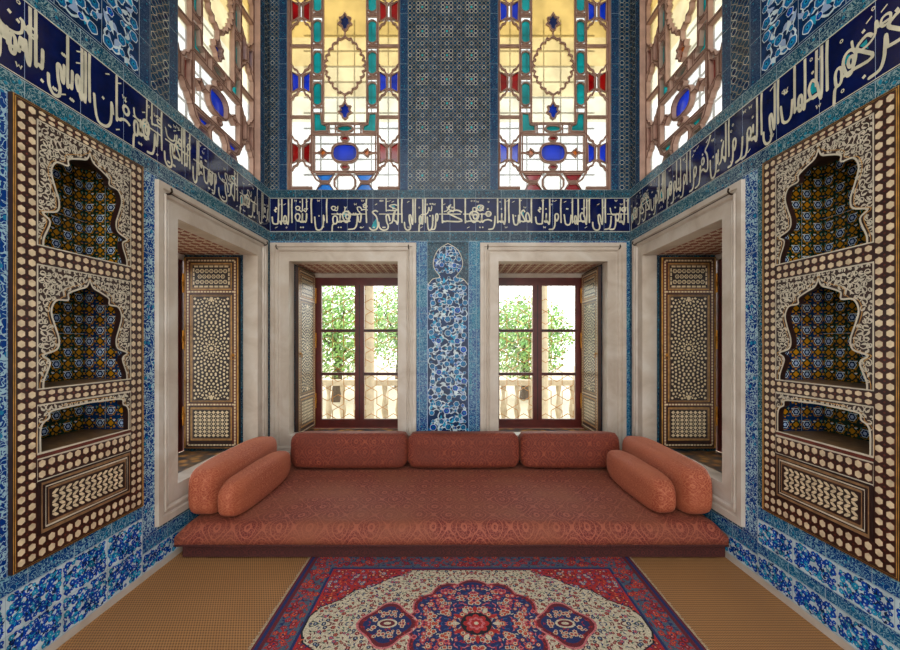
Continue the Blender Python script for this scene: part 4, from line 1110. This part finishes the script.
balustrade(-3.4, -.3, 7.2, 'pale stone terrace balustrade outside the left back window'); balustrade(.1, 3.4, 7.2, 'pale stone terrace balustrade outside the right back window')
def tree(x, y, H, Rr, label, seed, mat):
    r = random.Random(seed); o = empty('tree', (x, y, -.25), label, 'tree', 'garden trees beyond the terrace')
    g = G(); g.tube([(0, 0, 0), (.05, 0, H*.3), (-.03, .05, H*.6)], [.16, .11, .06], 'bark', 8)
    for k in range(6): a = k*1.05; g.tube([(0, 0, H*(.3+.04*k)), (Rr*.6*math.cos(a), Rr*.6*math.sin(a), H*(.5+.05*k))], [.06, .02], 'bark', 5)
    g.build('trunk', o)
    g = G()
    for k in range(9000):
        d = Vector((r.gauss(0, 1), r.gauss(0, 1), r.gauss(0, 1))).normalized()*(r.random()**.4)
        c = Vector((d.x*Rr, d.y*Rr, H*.6+d.z*H*.42)); n = Vector((r.gauss(0, 1), r.gauss(0, 1), r.gauss(0, 1)+.5)).normalized(); t = n.orthogonal().normalized(); b = n.cross(t); s = r.uniform(.03, .07)
        g.face([c-t*s, c+b*s*.5, c+t*s, c-b*s*.5], mat if r.random() < .7 else 'leaf_green')
    g.build('foliage', o)
tree(-3.2, 11, 3.4, 1.4, 'bushy green garden tree seen through the left panes of the left back window', 1, 'leaf_light')
tree(-1.9, 14.4, 3.9, 1.4, 'bushy green garden tree seen through the right panes of the left back window', 2, 'leaf_light')
tree(2.2, 11.5, 3.0, 1.4, 'bushy green garden tree seen through the right back window', 3, 'leaf_light')

# ------------------------------------------------------------------ light
w = bpy.data.worlds.new('overcast_sky'); SC.world = w; w.use_nodes = True; nt = w.node_tree
bg = nt.nodes['Background']; tc = nt.nodes.new('ShaderNodeTexCoord'); sp = nt.nodes.new('ShaderNodeSeparateXYZ'); rp = nt.nodes.new('ShaderNodeValToRGB')
nt.links.new(tc.outputs['Generated'], sp.inputs[0]); nt.links.new(sp.outputs[2], rp.inputs[0]); nt.links.new(rp.outputs[0], bg.inputs[0])
rp.color_ramp.elements[0].position = 0.; rp.color_ramp.elements[0].color = (1, .97, .9, 1); rp.color_ramp.elements[1].position = .7; rp.color_ramp.elements[1].color = (.86, .93, 1, 1)
# gradient added to the sky for contrast: brighter ahead, dimmer behind the viewer
mr = nt.nodes.new('ShaderNodeMapRange'); mr.interpolation_type = 'SMOOTHSTEP'; nt.links.new(sp.outputs[1], mr.inputs[0])
for k_, v_ in ((1, -.6), (2, .5), (3, 1.5), (4, 2.1)): mr.inputs[k_].default_value = v_
nt.links.new(mr.outputs[0], bg.inputs[1])
def area(name, loc, rot, sx, sy, power, col):
    l = bpy.data.lights.new(name, 'AREA'); l.shape = 'RECTANGLE'; l.size = sx; l.size_y = sy; l.energy = power; l.color = col
    o = bpy.data.objects.new(name, l); COL.objects.link(o); o.location = loc; o.rotation_euler = rot; return o

# ------------------------------------------------------------------ camera
cam = bpy.data.cameras.new('camera'); cam.sensor_width = 36; cam.lens = 15.6; cam.shift_y = .02; cam.clip_start = .05
co = bpy.data.objects.new('camera', cam); COL.objects.link(co); co.location = (0, 0, 1.4); co.rotation_euler = (PI/2, 0, 0); SC.camera = co
vs = SC.view_settings; vs.view_transform = 'Standard'; vs.look = 'None'; vs.gamma = 1; vs.use_curve_mapping = False; vs.exposure = 1.15
